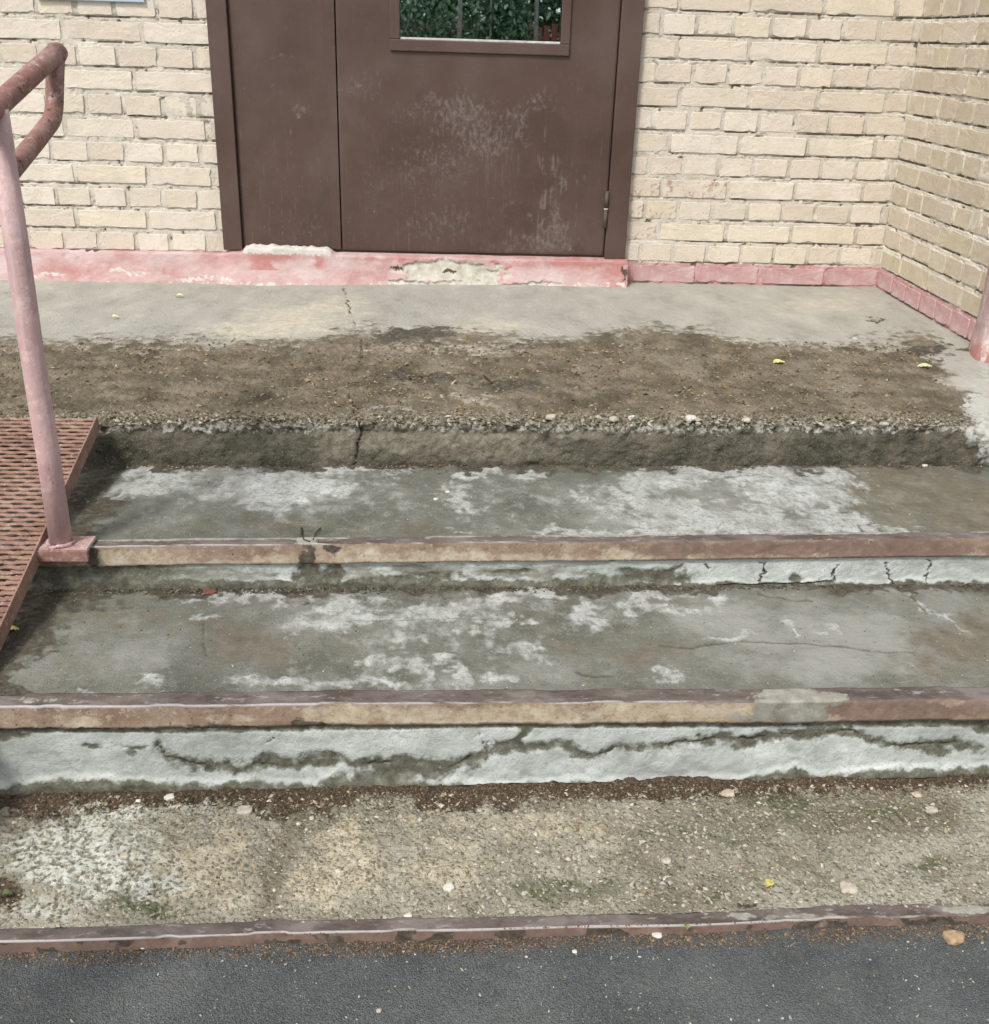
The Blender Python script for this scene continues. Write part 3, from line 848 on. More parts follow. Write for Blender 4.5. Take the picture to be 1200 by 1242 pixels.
def masks_low(X, Y, u, v):
    u0, v0 = u, v
    u, v = warp(X, Y, u, v, 34, 16, 421)
    big, mid, fine = fbm(X * 7, Y * 7, 4, 61), fbm(X * 34, Y * 34, 4, 62), fbm(X * 130, Y * 130, 3, 63)
    pale = blobs(u, v, [(95, 1040, 95, 38), (150, 1075, 60, 22), (40, 1095, 60, 18), (70, 1010, 80, 20), (130, 985, 50, 12), (230, 970, 45, 9, 0, .9)]) * .95
    pale *= 1 - .8 * blobs(u, v, [(20, 1085, 30, 16), (150, 1105, 45, 9)])
    tan = blobs(u, v, [(230, 1060, 70, 40), (290, 1020, 40, 20), (370, 1075, 50, 34), (430, 1060, 60, 40), (520, 1050, 80, 34, 0, .8), (390, 1010, 60, 16, 0, .85), (600, 1000, 80, 20, 0, .7), (520, 990, 40, 10, 0, .8), (700, 1010, 70, 30, 0, .6)]) * .85  # blobs left of centre paint dappled sunlight, the rest tan concrete
    tan *= 1 - .85 * blobs(u, v, [(335, 1050, 14, 55, 12), (345, 1005, 22, 20)])  # leaves room for the painted shadow band
    green = blobs(u, v, [(1060, 990, 130, 24), (930, 970, 60, 14), (880, 1010, 90, 24, 0, .7), (1130, 1045, 50, 14), (700, 1085, 70, 16), (440, 995, 40, 12), (860, 1075, 60, 16, 0, .6), (1030, 1070, 120, 24, 0, .5), (180, 1105, 70, 8, 0, .8)]) * .85
    moss = blobs(u, v, [(190, 1100, 50, 7), (660, 1090, 40, 10), (1120, 1048, 22, 9), (1075, 990, 20, 9), (950, 975, 40, 10), (860, 1090, 20, 6), (700, 1075, 80, 16, 0, .6)]) * .8
    dd, rid = cells(X * 92, Y * 78, 64)
    pits = np.clip(1.15 - dd * 1.9, 0, 1) * (rid > 0.45) * sstep(.2, .6, pale) + np.clip(1.0 - dd * 2.2, 0, 1) * (rid > 0.75) * .8
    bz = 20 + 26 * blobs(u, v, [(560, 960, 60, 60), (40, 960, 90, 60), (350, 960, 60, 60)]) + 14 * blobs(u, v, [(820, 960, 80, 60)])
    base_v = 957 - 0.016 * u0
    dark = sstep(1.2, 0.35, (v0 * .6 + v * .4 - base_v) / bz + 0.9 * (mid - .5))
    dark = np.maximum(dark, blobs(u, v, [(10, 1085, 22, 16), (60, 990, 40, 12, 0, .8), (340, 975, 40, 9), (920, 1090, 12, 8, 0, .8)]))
    shade_stain = np.maximum(line(u0 * .7 + u * .3, v0, [(360, 970), (344, 1010), (330, 1060), (318, 1110)], 15), blobs(u, v, [(1060, 985, 130, 26, 0, .8), (1150, 1060, 60, 24, 0, .6), (860, 1090, 90, 12, 0, .6), (680, 1090, 90, 14, 0, .6), (20, 1000, 50, 18, 0, .8), (960, 1050, 60, 30, 0, .5)]))  # long band paints a cast shadow; the blobs are darker patches
    edge = sstep(0.05, 0.0, Y - edge_y[0](X) - 0.04)
    lumps = 0.022 * (big - 0.5) + 0.010 * (mid - 0.5) + 0.004 * (fine - 0.5)
    cd, cr = cells(X * 55, Y * 55, 65)
    peb = np.clip(1 - cd * 1.35, 0, 1) * (cr > 0.4)
    dz = (lumps * 0.75 + 0.0045 * peb * (1 - 0.7 * pale)) * (1 - 0.65 * edge) - 0.006 * np.clip(pits, 0, 1) * sstep(.3, .6, pale) - 0.005 * dark
    return {'pale': pale, 'tan': tan, 'green': green, 'moss': moss, 'pits': np.clip(pits, 0, 1), 'dark': dark, 'shade_stain': shade_stain}, dz


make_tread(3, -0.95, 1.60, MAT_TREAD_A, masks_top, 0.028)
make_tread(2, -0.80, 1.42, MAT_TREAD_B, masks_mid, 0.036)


def low_tread():
    xs = axis_points(W_LO, W_HI, -0.62, 1.25, 0.0032, 0.15)
    ny = 130
    t = np.linspace(0, 1, ny)[:, None]
    X = np.tile(xs, (ny, 1))
    y0 = edge_y[1](X) + 0.04
    y1 = edge_y[0](X) + 0.024
    Y = y0 + (y1 - y0) * t
    Z = -0.396 - 0.004 * X
    u, v = project(np.stack([X, Y, Z], -1))
    att, dz = masks_low(X, Y, u, v)
    global LOW_DZ
    LOW_DZ = (xs, X, Y, Z + dz)
    return grid('tread', np.stack([X, Y, Z + dz], -1), att, MAT_ROUGH, steps, flip=True)


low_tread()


def make_riser(k, z_top_off, z_bot, x_lo, x_hi, mask_fn, seed):
    """vertical face under the steel angle of step k"""
    xs = axis_points(W_LO, W_HI, x_lo, x_hi, 0.0032, 0.15)
    n = 42
    t = np.linspace(0, 1, n)[:, None]
    X = np.tile(xs, (n, 1))
    zt = tread_z(k + 1, X) + z_top_off
    Z = zt + (z_bot(X) - zt) * t
    Y = edge_y[k](X) + 0.008 + 0 * Z
    u, v = project(np.stack([X, Y, Z], -1))
    att, dy = mask_fn(X, Z, u, v, t)
    return grid('riser', np.stack([X, Y + dy, Z], -1), att, MAT_RISER, steps, flip=True)


def riser_low(X, Z, u, v, t):
    u0, v0 = u, v
    u, v = warp(X, Z, u, v, 16, 6, 431)
    big, mid, fine = fbm(X * 7, Z * 7, 4, 71), fbm(X * 36, Z * 36, 4, 72), fbm(X * 120, Z * 120, 3, 73)
    c1 = [(195, 906), (222, 922), (260, 929), (300, 927), (335, 927), (372, 916), (405, 917), (440, 926), (470, 926), (500, 925), (530, 929), (548, 932), (566, 922), (590, 918), (604, 905), (626, 902), (632, 884)]
    c2 = [(604, 910), (640, 905), (675, 903), (694, 912), (720, 916), (750, 910), (790, 905), (830, 900), (870, 895), (900, 899), (945, 897), (975, 890), (1000, 884), (1035, 884), (1055, 894), (1075, 902), (1105, 900), (1140, 900), (1180, 908)]
    wob = 7 * (mid - .5)
    band = np.maximum(line(u, v + wob, c1, 8.0) * (0.45 + 0.95 * big), line(u, v + wob, c2, 6.5) * (0.45 + 0.9 * big))
    patches = blobs(u, v, [(345, 925, 40, 8), (380, 921, 34, 7), (455, 944, 60, 12), (500, 935, 60, 12), (545, 928, 22, 9), (900, 903, 22, 8), (1130, 906, 22, 9, 10), (1110, 902, 40, 5), (118, 904, 12, 3), (160, 912, 8, 6), (165, 905, 18, 2.5), (10, 892, 22, 6), (1030, 886, 24, 6), (632, 890, 7, 9), (710, 916, 20, 6), (1190, 885, 22, 5)])
    bot = np.interp(u, [0, 60, 125, 170, 240, 290, 310, 345, 385, 400, 440, 560, 600, 690, 740, 800, 845, 900, 930, 960, 1000, 1040, 1100, 1150, 1200],
                    [952, 942, 940, 946, 948, 944, 941, 950, 950, 940, 944, 948, 951, 946, 946, 947, 942, 945, 938, 930, 938, 936, 931, 928, 930])
    low = sstep(-7, 7, v0 * .6 + v * .4 - bot + 10 * (mid - .5))
    muck_shade = np.maximum(np.maximum(band, patches * .95), low)
    muck_shade = np.maximum(muck_shade, sstep(5, 0, v0 - np.interp(u, [0, 200, 600, 1200], [887, 887, 881, 880])) * .75)  # paints the shadow line beneath the steel angle
    crack = np.maximum(line(u, v + wob * .6, c1[:-1], .9), line(u, v + wob * .6, c2, 1.0)) * sstep(.38, .62, fbm(X * 14, Z * 5, 2, 74))
    crack = np.maximum(crack, np.maximum(line(u, v, [(583, 892), (590, 900), (597, 908)], 1.0), line(u, v, [(340, 902), (344, 893)], 1.0)) * .8)
    worn = blobs(u, v, [(60, 915, 60, 14, 0, .5), (480, 895, 12, 10, 0, .5)]) * .7
    dy = 0.010 * (big - .5) + 0.004 * (mid - .5) + 0.0015 * (fine - .5) + 0.0022 * sstep(.3, .8, muck_shade) - 0.012 * low + 0.004 * sstep(.4, .9, crack)
    return {'muck_shade': muck_shade, 'crack': crack, 'worn': worn}, dy


def riser_up(X, Z, u, v, t):
    u, v = warp(X, Z, u, v, 16, 3, 441)
    big, mid, fine = fbm(X * 7, Z * 9, 4, 81), fbm(X * 36, Z * 36, 4, 82), fbm(X * 120, Z * 120, 3, 83)
    wob = 6 * (mid - .5)
    band = line(u, v + wob, [(430, 706), (480, 702), (540, 706), (600, 709), (660, 708), (720, 705), (760, 703), (815, 697), (830, 688)], 4.5) * 1.1
    bot = np.interp(u, [0, 100, 160, 260, 360, 430, 560, 640, 760, 830, 900, 1000, 1100, 1200], [690, 698, 702, 703, 705, 701, 704, 706, 703, 708, 707, 707, 705, 706])
    low = sstep(-5, 5, v - bot + 8 * (mid - .5))
    patches = blobs(u, v, [(130, 697, 70, 14), (70, 700, 80, 20), (378, 700, 18, 20), (400, 698, 16, 16), (810, 700, 24, 10), (785, 695, 30, 6), (530, 699, 40, 6, 0, .8), (960, 702, 6, 6), (620, 694, 30, 3, 0, .8), (330, 708, 60, 4)])  # leftmost blobs paint the ramp's shadow on the riser
    muck_shade = np.maximum(np.maximum(band, low), patches)
    worn = blobs(u, v, [(250, 697, 90, 10, 0, .9), (420, 695, 50, 10, 0, .9), (520, 692, 60, 8, 0, .85), (640, 695, 90, 10, 0, .75), (180, 695, 60, 12)])
    crack = np.zeros_like(u)
    for pts in ([(925, 682), (924, 704)], [(1018, 686), (1015, 704)], [(1083, 680), (1080, 706)], [(1124, 681), (1120, 707)], [(850, 684), (857, 690)]):
        crack = np.maximum(crack, line(u, v + wob * .3, pts, 1.5))
    crack = np.maximum(crack, line(u, v, [(870, 710), (960, 708), (1010, 705)], 1.3))
    dy = 0.008 * (big - .5) + 0.004 * (mid - .5) + 0.0015 * (fine - .5) + 0.002 * sstep(.3, .8, muck_shade) - 0.008 * low + 0.008 * sstep(.4, .9, crack)
    return {'muck_shade': muck_shade, 'crack': crack, 'worn': worn}, dy


make_riser(2, -0.040, lambda x: tread_z(2, x) - 0.008, -0.80, 1.50, riser_up, 1)
make_riser(1, -0.040, lambda x: -0.402 - 0.004 * x, -0.65, 1.30, riser_low, 2)


def nosing(k, height, flange, mask_fn, lift, x_lo, x_hi):
    """steel angle: top flange, rounded worn arris, front leg"""
    xs = axis_points(W_LO, W_HI, x_lo, x_hi, 0.004, 0.15)
    prof = [(flange, -0.012, 0, 0), (flange, -0.0005, 0, 0)]
    prof += [(flange * (1 - s), 0.0, 0, 0) for s in np.linspace(0.08, 0.86, 8)]
    rad = 0.0022
    prof += [(rad - rad * math.sin(a), -rad + rad * math.cos(a), 0.5 * (a > 0.8), 1) for a in np.linspace(0.0, math.pi / 2, 5)]
    prof += [(0.0, -rad - (height - rad) * s, 1, 0) for s in np.linspace(0.06, 1, 9)]
    prof += [(0.006, -height, 1, 0), (0.014, -height + 0.001, 1, 0)]
    pr = np.array(prof)
    X = np.tile(xs, (len(pr), 1))
    wav = 0.003 * sstep(.6, .75, fbm(X * 14, X * 0 + 7 + k, 2, 97 + k)) + 0.008 * (fbm(X * 2.5, X * 0 + k, 3, 90 + k) - .5)
    Y = edge_y[k](X) + pr[:, 0:1] + wav
    Z = tread_z(k + 1, X) + lift + pr[:, 1:2] + 0.005 * (fbm(X * 4, X * 0 + 3 + k, 3, 95 + k) - .5)
    front = np.tile(pr[:, 2:3], (1, X.shape[1]))
    edge = np.tile(pr[:, 3:4], (1, X.shape[1]))
    u, v = project(np.stack([X, Y, Z], -1))
    att, dn = mask_fn(X, Y, Z, u, v, front)
    att['front'] = front
    att['edge'] = edge * att.pop('shine')
    Y = Y - dn * (front > .4)
    Z = Z + dn * (front <= .4)
    return grid('steel_nosing', np.stack([X, Y, Z], -1), att, MAT_NOSING, steps, flip=True)


def nose_mid(X, Y, Z, u, v, front):
    u, v = warp(X, Y + Z, u, v, 18, 4, 501)
    mid = fbm(X * 30, Z * 30 + Y * 30, 4, 101)
    beige = blobs(u, v, [(160, 676, 42, 12), (190, 680, 40, 6), (270, 683, 50, 4), (340, 678, 30, 6), (440, 676, 40, 10), (500, 684, 60, 4), (560, 674, 30, 8), (620, 676, 60, 6), (690, 682, 60, 5), (760, 674, 30, 9), (840, 680, 24, 5), (950, 681, 22, 4), (1180, 672, 26, 5), (540, 678, 40, 8), (730, 680, 50, 5)])
    brown = blobs(u, v, [(830, 666, 60, 12), (950, 664, 120, 10), (1090, 664, 120, 12)]) * .9
    dark = blobs(u, v, [(373, 678, 12, 18), (405, 668, 7, 6), (118, 678, 8, 14), (370, 690, 14, 10)])
    dark = np.maximum(dark, 0.8 * sstep(3, 0, np.abs(v - np.interp(u, [100, 800, 1200], [688, 683, 677]))) * (mid > .45))
    inner = sstep(0.6, 1.0, (Y - edge_y[2](X)) / 0.03)
    cover = np.maximum(inner * sstep(.40, .55, fbm(X * 5, X * 0, 3, 102)), blobs(u, v, [(373, 664, 14, 10, 0, .8)])) * (front < .4)
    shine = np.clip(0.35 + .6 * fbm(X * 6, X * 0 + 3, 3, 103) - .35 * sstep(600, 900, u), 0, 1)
    return {'beige': beige, 'brown': brown, 'dark': dark, 'cover': cover, 'shine': shine}, 0.0015 * (mid - .5) + 0.002 * cover


def nose_low(X, Y, Z, u, v, front):
    u, v = warp(X, Y + Z, u, v, 18, 4, 511)
    mid = fbm(X * 30, Z * 30 + Y * 30, 4, 111)
    beige = blobs(u, v, [(100, 876, 18, 7), (420, 868, 50, 12), (385, 876, 20, 8), (500, 868, 60, 9), (600, 868, 50, 8), (670, 868, 40, 12), (760, 866, 60, 14), (830, 864, 50, 12), (900, 862, 50, 12), (560, 876, 80, 5), (1020, 872, 28, 7), (1050, 865, 14, 6), (740, 876, 80, 6), (270, 872, 40, 5, 0, .7)])
    brown = blobs(u, v, [(1100, 864, 120, 14), (1010, 860, 40, 8), (60, 872, 60, 10, 0, .5)]) * .9
    dark = blobs(u, v, [(365, 881, 14, 6), (270, 882, 50, 3), (385, 880, 18, 4), (960, 881, 60, 3), (50, 885, 60, 2.5)])
    dark = np.maximum(dark, .85 * sstep(3, 0, np.abs(v - np.interp(u, [0, 400, 800, 1200], [886, 884, 880, 880]))) * (mid > .42))
    cover = blobs(u, v, [(955, 862, 44, 16, 8), (960, 845, 36, 12), (1000, 848, 30, 8), (930, 870, 60, 8, 0, .7)]) * 1.05
    cover = np.maximum(cover, (front < .4) * .9 * blobs(u, v, [(60, 850, 60, 5, 0, .6)]))
    dark = np.maximum(dark, (front < .4) * blobs(u, v, [(660, 845, 14, 5), (370, 847, 26, 4), (430, 850, 60, 3, 0, .7)]))
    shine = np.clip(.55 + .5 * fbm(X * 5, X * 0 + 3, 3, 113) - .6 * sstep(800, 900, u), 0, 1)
    return {'beige': beige, 'brown': brown, 'dark': dark, 'cover': cover, 'shine': shine}, 0.0015 * (mid - .5) + 0.003 * np.clip(cover, 0, 1)


def nose_foot(X, Y, Z, u, v, front):
    u, v = warp(X, Y + Z, u, v, 18, 2, 521)
    mid = fbm(X * 30, Z * 30 + Y * 30, 4, 121)
    beige = blobs(u, v, [(300, 1145, 120, 5, 0, .55), (500, 1138, 80, 4, 0, .6)])
    brown = 0.75 + 0 * u
    dark = np.maximum(.75 * sstep(.5, .66, mid), blobs(u, v, [(634, 1118, 14, 6), (620, 1133, 12, 8)]))
    dark = dark * np.maximum(front, blobs(u, v, [(634, 1118, 14, 6), (620, 1133, 12, 8)]))
    cover = (front < .4) * blobs(u, v, [(895, 1111, 18, 4), (932, 1112, 12, 4), (1180, 1102, 40, 5), (970, 1111, 14, 3), (200, 1118, 40, 4, 0, .7)])
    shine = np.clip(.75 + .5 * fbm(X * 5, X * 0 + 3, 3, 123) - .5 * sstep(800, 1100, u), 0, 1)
    return {'beige': beige, 'brown': brown, 'dark': dark, 'cover': cover, 'shine': shine}, 0.0012 * (mid - .5)


nosing(2, 0.047, 0.030, nose_mid, 0.002, -0.80, 1.50)
nosing(1, 0.047, 0.042, nose_low, 0.002, -0.65, 1.35)
nosing(0, 0.026, 0.026, nose_foot, 0.002, -0.60, 1.20)

# solid body under the thin surfaces, so that no daylight leaks in from the sides
MAT_CORE = plain('old_concrete', (0.17, 0.16, 0.13), 0.95, 0.1)
for lo, hi in (((W_LO, -1.60, GROUND_Z - .1), (W_HI, 0.05, -0.055)), ((W_LO, -2.03, GROUND_Z - .1), (W_HI, -1.601, -0.150)), ((W_LO, -2.50, GROUND_Z - .1), (W_HI, -2.031, -0.262))):
    box('concrete_core', lo, hi, MAT_CORE, steps, 0.0)

# ------------------------------------------------------------------ brick walls
COURSE, Z0 = 0.0812712, 0.085702
BR_H, JOINT = 0.066, 0.0153
X_JAMB_L, X_JAMB_R, X_CORNER = -0.716, 0.826, 1.848
D_SIDE = 0.86                                                   # length of the side wall up to the pier


def course_z(k):
    return Z0 + COURSE * k


def brick_mesh(w, seed, chip=1.0):
    """brick with uneven arrises and chipped corners; origin at the centre of its front face"""
    r = random.Random(seed)
    h, dep = BR_H, 0.055
    nx = 8 if w > 0.2 else 5
    pts = []

    def edge(x0, z0, x1, z1, n):
        for i in range(n):
            t = i / n
            pts.append([x0 + (x1 - x0) * t, z0 + (z1 - z0) * t])
    c = 0.004
    hw, hh = w / 2, h / 2
    edge(-hw + c, -hh, hw - c, -hh, nx); edge(hw - c, -hh, hw, -hh + c, 1)
    edge(hw, -hh + c, hw, hh - c, 3); edge(hw, hh - c, hw - c, hh, 1)
    edge(hw - c, hh, -hw + c, hh, nx); edge(-hw + c, hh, -hw, hh - c, 1)
    edge(-hw, hh - c, -hw, -hh + c, 3); edge(-hw, -hh + c, -hw + c, -hh, 1)
    for p in pts:
        amt = r.random() ** 2 * 0.0035 * chip
        if r.random() < 0.10 * chip: amt += 0.008 * r.random()
        p[0] -= math.copysign(amt, p[0]) * (abs(p[0]) > hw * .93)
        p[1] -= math.copysign(amt, p[1]) * (abs(p[1]) > hh * .80)
    n = len(pts)
    ins = 0.0012
    front = [(p[0] * (1 - ins / hw), r.uniform(-.0006, .0006), p[1] * (1 - ins / hh)) for p in pts]
    ring = [(p[0], 0.0013 + r.random() * .0016, p[1]) for p in pts]
    back = [(p[0], dep, p[1]) for p in pts]
    V = front + ring + back + [(0, 0, 0)]
    F = []
    for i in range(n):
        j = (i + 1) % n
        F.append((3 * n, i, j))
        F.append((i, n + i, n + j, j))
        F.append((n + i, 2 * n + i, 2 * n + j, n + j))
    me = bpy.data.meshes.new('brick')
    me.from_pydata(V, [], F)
    return me


STRETCH = [brick_mesh(0.25, 100 + i) for i in range(9)]
HEADER = [brick_mesh(0.12, 200 + i) for i in range(9)]
for me in STRETCH + HEADER: me.materials.append(MAT_BRICK)
STRETCH_S = [m.copy() for m in STRETCH]
HEADER_S = [m.copy() for m in HEADER]
STRETCH_P = [m.copy() for m in STRETCH]
HEADER_P = [m.copy() for m in HEADER]
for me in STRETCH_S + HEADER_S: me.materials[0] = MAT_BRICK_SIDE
for me in STRETCH_P + HEADER_P: me.materials[0] = MAT_PINK_BRICK
STRETCH_R = [m.copy() for m in STRETCH[:3]]
HEADER_R = [m.copy() for m in HEADER[:3]]
for me in STRETCH_R + HEADER_R: me.materials[0] = MAT_BRICK_SMEAR


def put_brick(parent, a, b, k, side=False, pink=False):
    """one brick between positions a..b along the wall (joints already taken off) in course k"""
    w = b - a
    if w < 0.012: return
    long_ = w > 0.17
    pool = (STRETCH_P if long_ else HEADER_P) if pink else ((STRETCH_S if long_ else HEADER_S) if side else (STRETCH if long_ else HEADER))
    if not side and not pink and 0 < k < 4 and X_JAMB_R - .05 < (a + b) / 2 < X_JAMB_R + .26:
        pool = STRETCH_R if long_ else HEADER_R
    o = bpy.data.objects.new('brick', random.choice(pool))
    COL.objects.link(o)
    o.parent = parent
    mid = (a + b) / 2
    z = course_z(k) + 0.0015 + BR_H / 2 + random.gauss(0, 0.0010)
    proud = max(-.0022, min(.003, random.gauss(0, 0.0014)))
    tilt = random.gauss(0, 0.0045)
    sx = w / (0.25 if long_ else 0.12)
    sz = (0.955 if random.random() < .5 else 1.0) + random.gauss(0, .014)
    base = Vector(world_loc(parent))
    if side:
        o.location = Vector((X_CORNER + proud, -mid, z)) - base
        o.rotation_euler = (0, tilt, -math.pi / 2 + random.gauss(0, 0.004))
    else:
        o.location = Vector((mid, proud, z)) - base
        o.rotation_euler = (0, tilt, random.gauss(0, 0.004))
    flip = -1 if random.random() < .5 else 1
    o.scale = (sx, 1, sz)


wall = empty('brick_wall', (0, 0.1, 0))
tag(wall, 'cream brick wall around the brown door with a pink base course', 'wall')
side_wall = empty('brick_wall', (X_CORNER + 0.1, -0.4, 0))
tag(side_wall, 'darker cream brick return wall running forward at the right', 'wall')

# positions of the upright joints, read off course by course
RIGHT_J = {11: [826, 913, 1002], 10: [803, 846, 891, 936, 980.5, 1024, 1067], 9: [821.7, 909.2, 993.7], 8: [796.7, 841, 883.7, 927, 969.5, 1012.5, 1055],
           7: [825, 909.2, 992.5], 6: [792.5, 835.7, 877.5, 920.7, 964.5, 1006.7, 1050], 5: [812.5, 897, 980], 4: [787.5, 829.5, 871.7, 913.7, 957, 997, 1038.7],
           3: [803, 883, 964.3, 1046.8], 2: [782.5, 823.7, 863.7, 907, 949.2, 990, 1031.2], 1: [799, 881, 960, 1039], 0: [776.7, 816.8, 857.5, 898.8, 938.8, 980, 1019, 1058.7],
           -1: [765, 845, 922.5, 1001]}
LEFT_J = {10: [43, 90, 138, 190], 9: [-12, 76, 172.5], 8: [0, 47, 94, 142, 192], 7: [-15, 75, 163], 6: [12, 57, 104, 150, 197], 5: [-8, 79, 164.5], 4: [17, 62, 108, 152, 200],
          3: [12, 92, 180, 259], 2: [25, 68, 112, 155, 198, 240.5], 1: [12, 93, 180, 264], 0: [35, 78, 120, 165, 207, 252]}


def joints_world(js, k):
    z = course_z(k) + 0.034
    out = []
    for px in js:
        lo, hi = -60.0, 420.0
        for _ in range(40):                                   # row height at this column
            mid = (lo + hi) / 2
            if at(px, mid, 1, 0.0)[2] > z: lo = mid
            else: hi = mid
        out.append(float(at(px, (lo + hi) / 2, 1, 0.0)[0]))
    return out


ROWS_TOP = 14
WALL_JOINTS = {}
for k in range(-1, ROWS_TOP):
    stretcher = (k % 2) != 0
    pitch = 0.26 if stretcher else 0.13
    # right of the door
    js = joints_world(RIGHT_J[k], k) if k in RIGHT_J else [0.86 + 0.03 * (k % 3) + pitch * i for i in range(8)]
    js = [j for j in js if X_JAMB_R + .012 < j < X_CORNER - 0.015]
    while js[-1] + pitch < X_CORNER - 0.02: js.append(js[-1] + pitch * random.uniform(.985, 1.015))
    while js[0] - pitch > X_JAMB_R + 0.02: js.insert(0, js[0] - pitch)
    ends = [X_JAMB_R - 0.03] + js + [X_CORNER + 0.004]
    for a, b in zip(ends[:-1], ends[1:]):
        g = random.uniform(0.0055, 0.0085)
        put_brick(wall, a + g, b - g if b < X_CORNER else b - 0.004, k, pink=(k == -1))
    # left of the door
    if k >= 0:
        js = joints_world(LEFT_J[k], k) if k in LEFT_J else [-0.80 - pitch * i + 0.02 * (k % 3) for i in range(8)][::-1]
        js = [j for j in js if j < X_JAMB_L - .012]
        while js[-1] + pitch < X_JAMB_L - 0.03: js.append(js[-1] + pitch)
        while js[0] > -1.93: js.insert(0, js[0] - pitch * random.uniform(.985, 1.015))
        js[0] = -1.955
        ends = js + [X_JAMB_L + 0.03]
        for a, b in zip(ends[:-1], ends[1:]):
            g = random.uniform(0.0055, 0.0085)
            put_brick(wall, a + g, b - g, k)

# the side wall: stretchers and headers change places
for k in range(-1, ROWS_TOP):
    stretcher = (k % 2) == 0
    pitch = 0.26 if stretcher else 0.132
    js = []
    p = (0.200 if stretcher else 0.145) + random.uniform(-.012, .012)
    while p < D_SIDE - 0.02:
        js.append(p)
        p += pitch * random.uniform(.985, 1.015)
    ends = [0.012] + js + [D_SIDE]
    for i, (a, b) in enumerate(zip(ends[:-1], ends[1:])):
        g = random.uniform(0.0045, 0.0075)
        put_brick(side_wall, a + (g if i else 0.004), b - g, k, side=True, pink=(k == -1))


def mortar(name, along, lo, hi, side, pink_below, parent, mat, seed):
    """the recessed mortar bed behind the bricks, hollow under each course"""
    rel = [-0.0150, -0.0125, -0.0095, -0.0070, -0.0050, -0.0042, -0.0012, 0.0014, 0.0040, 0.018, 0.034, 0.050, 0.0635]
    zs = np.array([course_z(k) + r for k in range(-1, ROWS_TOP) for r in rel] + [course_z(ROWS_TOP) - 0.015])
    relv = np.array([r for k in range(-1, ROWS_TOP) for r in rel] + [-0.015])
    A, Z = np.meshgrid(np.arange(lo, hi + .002, 0.004), zs)
    R = np.tile(relv[:, None], (1, A.shape[1]))
    open_ = (sstep(0.38, 0.62, fbm(A * 9, Z * 3.2, 3, seed)) * (0.8 if not side else 1.0) + (0.25 if side else 0.0)) * (0.35 + 0.65 * sstep(.25, .5, fbm(A * 50, Z * 50, 2, seed + 4)))
    gap = ((R > -0.0046) & (R < 0.0035)) * open_
    flush = 0.0034 + 0.0050 * (fbm(A * 22, Z * 22, 4, seed + 1) - 0.5) + 0.004 * sstep(.62, .8, fbm(A * 60, Z * 60, 3, seed + 2))
    hole = sstep(.74, .82, fbm(A * 38, Z * 38, 3, seed + 3))
    depth = flush + (0.010 if side else 0.0055) * gap + 0.006 * hole
    if side:
        P = np.stack([X_CORNER + depth, -A, Z], -1)
    else:
        P = np.stack([A, depth, Z], -1)
    pk = (Z < Z0 - 0.004 + 0.006 * (fbm(A * 30, Z, 2, 5) - .5)) * 1.0 if pink_below else 0 * Z
    return grid(name, P, {'gap': np.clip(gap + .8 * hole, 0, 1), 'pink': pk}, mat, parent)


mortar('mortar_bed', 'x', -1.96, X_JAMB_L + 0.03, False, True, wall, MAT_MORTAR, 131)
mortar('mortar_bed', 'x', X_JAMB_R - 0.03, X_CORNER + 0.03, False, True, wall, MAT_MORTAR, 141)
mortar('mortar_bed', 'y', -0.01, D_SIDE + 0.02, True, True, side_wall, MAT_MORTAR_SIDE, 151)


def brick_field(name, parent, spans, mat, side=False):
    """the plain brickwork farther up and out, joined"""
    V, F = [], []
    for a0, b0, k0, k1 in spans:
        for k in range(k0, k1):
            pitch = 0.26 if (k % 2) != (1 if side else 0) else 0.13
            p = a0 - (0.09 if k % 4 < 2 else 0.0)
            while p < b0:
                a, b = max(p, a0) + .006, min(p + pitch, b0) - .006
                p += pitch
                if b - a < 0.02: continue
                z0, z1 = course_z(k) + .001, course_z(k) + .067
                pr = random.gauss(0, .0015)
                n = len(V)
                for (s, dp) in ((0.002, pr), (0, pr + .003), (0, .05)):
                    for (x, z) in ((a + s, z0 + s), (b - s, z0 + s), (b - s, z1 - s), (a + s, z1 - s)):
                        V.append((X_CORNER + dp, -x, z) if side else (x, dp, z))
                F.append((n, n + 1, n + 2, n + 3))
                for r in range(2):
                    for i in range(4):
                        F.append((n + 4 * r + i, n + 4 * r + 4 + i, n + 4 * r + 4 + (i + 1) % 4, n + 4 * r + (i + 1) % 4))
    me = bpy.data.meshes.new(name); me.from_pydata(V, [], F)
    o = link(name, me, mat, parent)
    o['kind'] = 'stuff'
    return o


brick_field('upper_brickwork', wall, [(-4.0, X_JAMB_L - .001, ROWS_TOP, 34), (X_JAMB_R + .001, X_CORNER - .005, ROWS_TOP, 34), (X_JAMB_L, X_JAMB_R, 26, 34), (-4.0, -1.955, 0, ROWS_TOP)], MAT_BRICK)
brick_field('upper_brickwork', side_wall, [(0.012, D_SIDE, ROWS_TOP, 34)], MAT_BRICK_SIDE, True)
MAT_BACK = plain('plain_mortar', (0.40, 0.36, 0.29), 0.95, 0.1)
MAT_DARK = plain('dark_interior', (0.03, 0.028, 0.025), 0.9, 0.1)
box('upper_mortar', (-4.0, 0.006, course_z(ROWS_TOP) - .014), (X_JAMB_L - .006, 0.023, 2.9), MAT_BACK, wall, 0)
box('upper_mortar', (-4.0, 0.006, -0.42), (-1.962, 0.023, course_z(ROWS_TOP) - .0145), MAT_BACK, wall, 0)
box('upper_mortar', (X_JAMB_R + .006, 0.006, course_z(ROWS_TOP) - .014), (X_CORNER + .02, 0.023, 2.9), MAT_BACK, wall, 0)
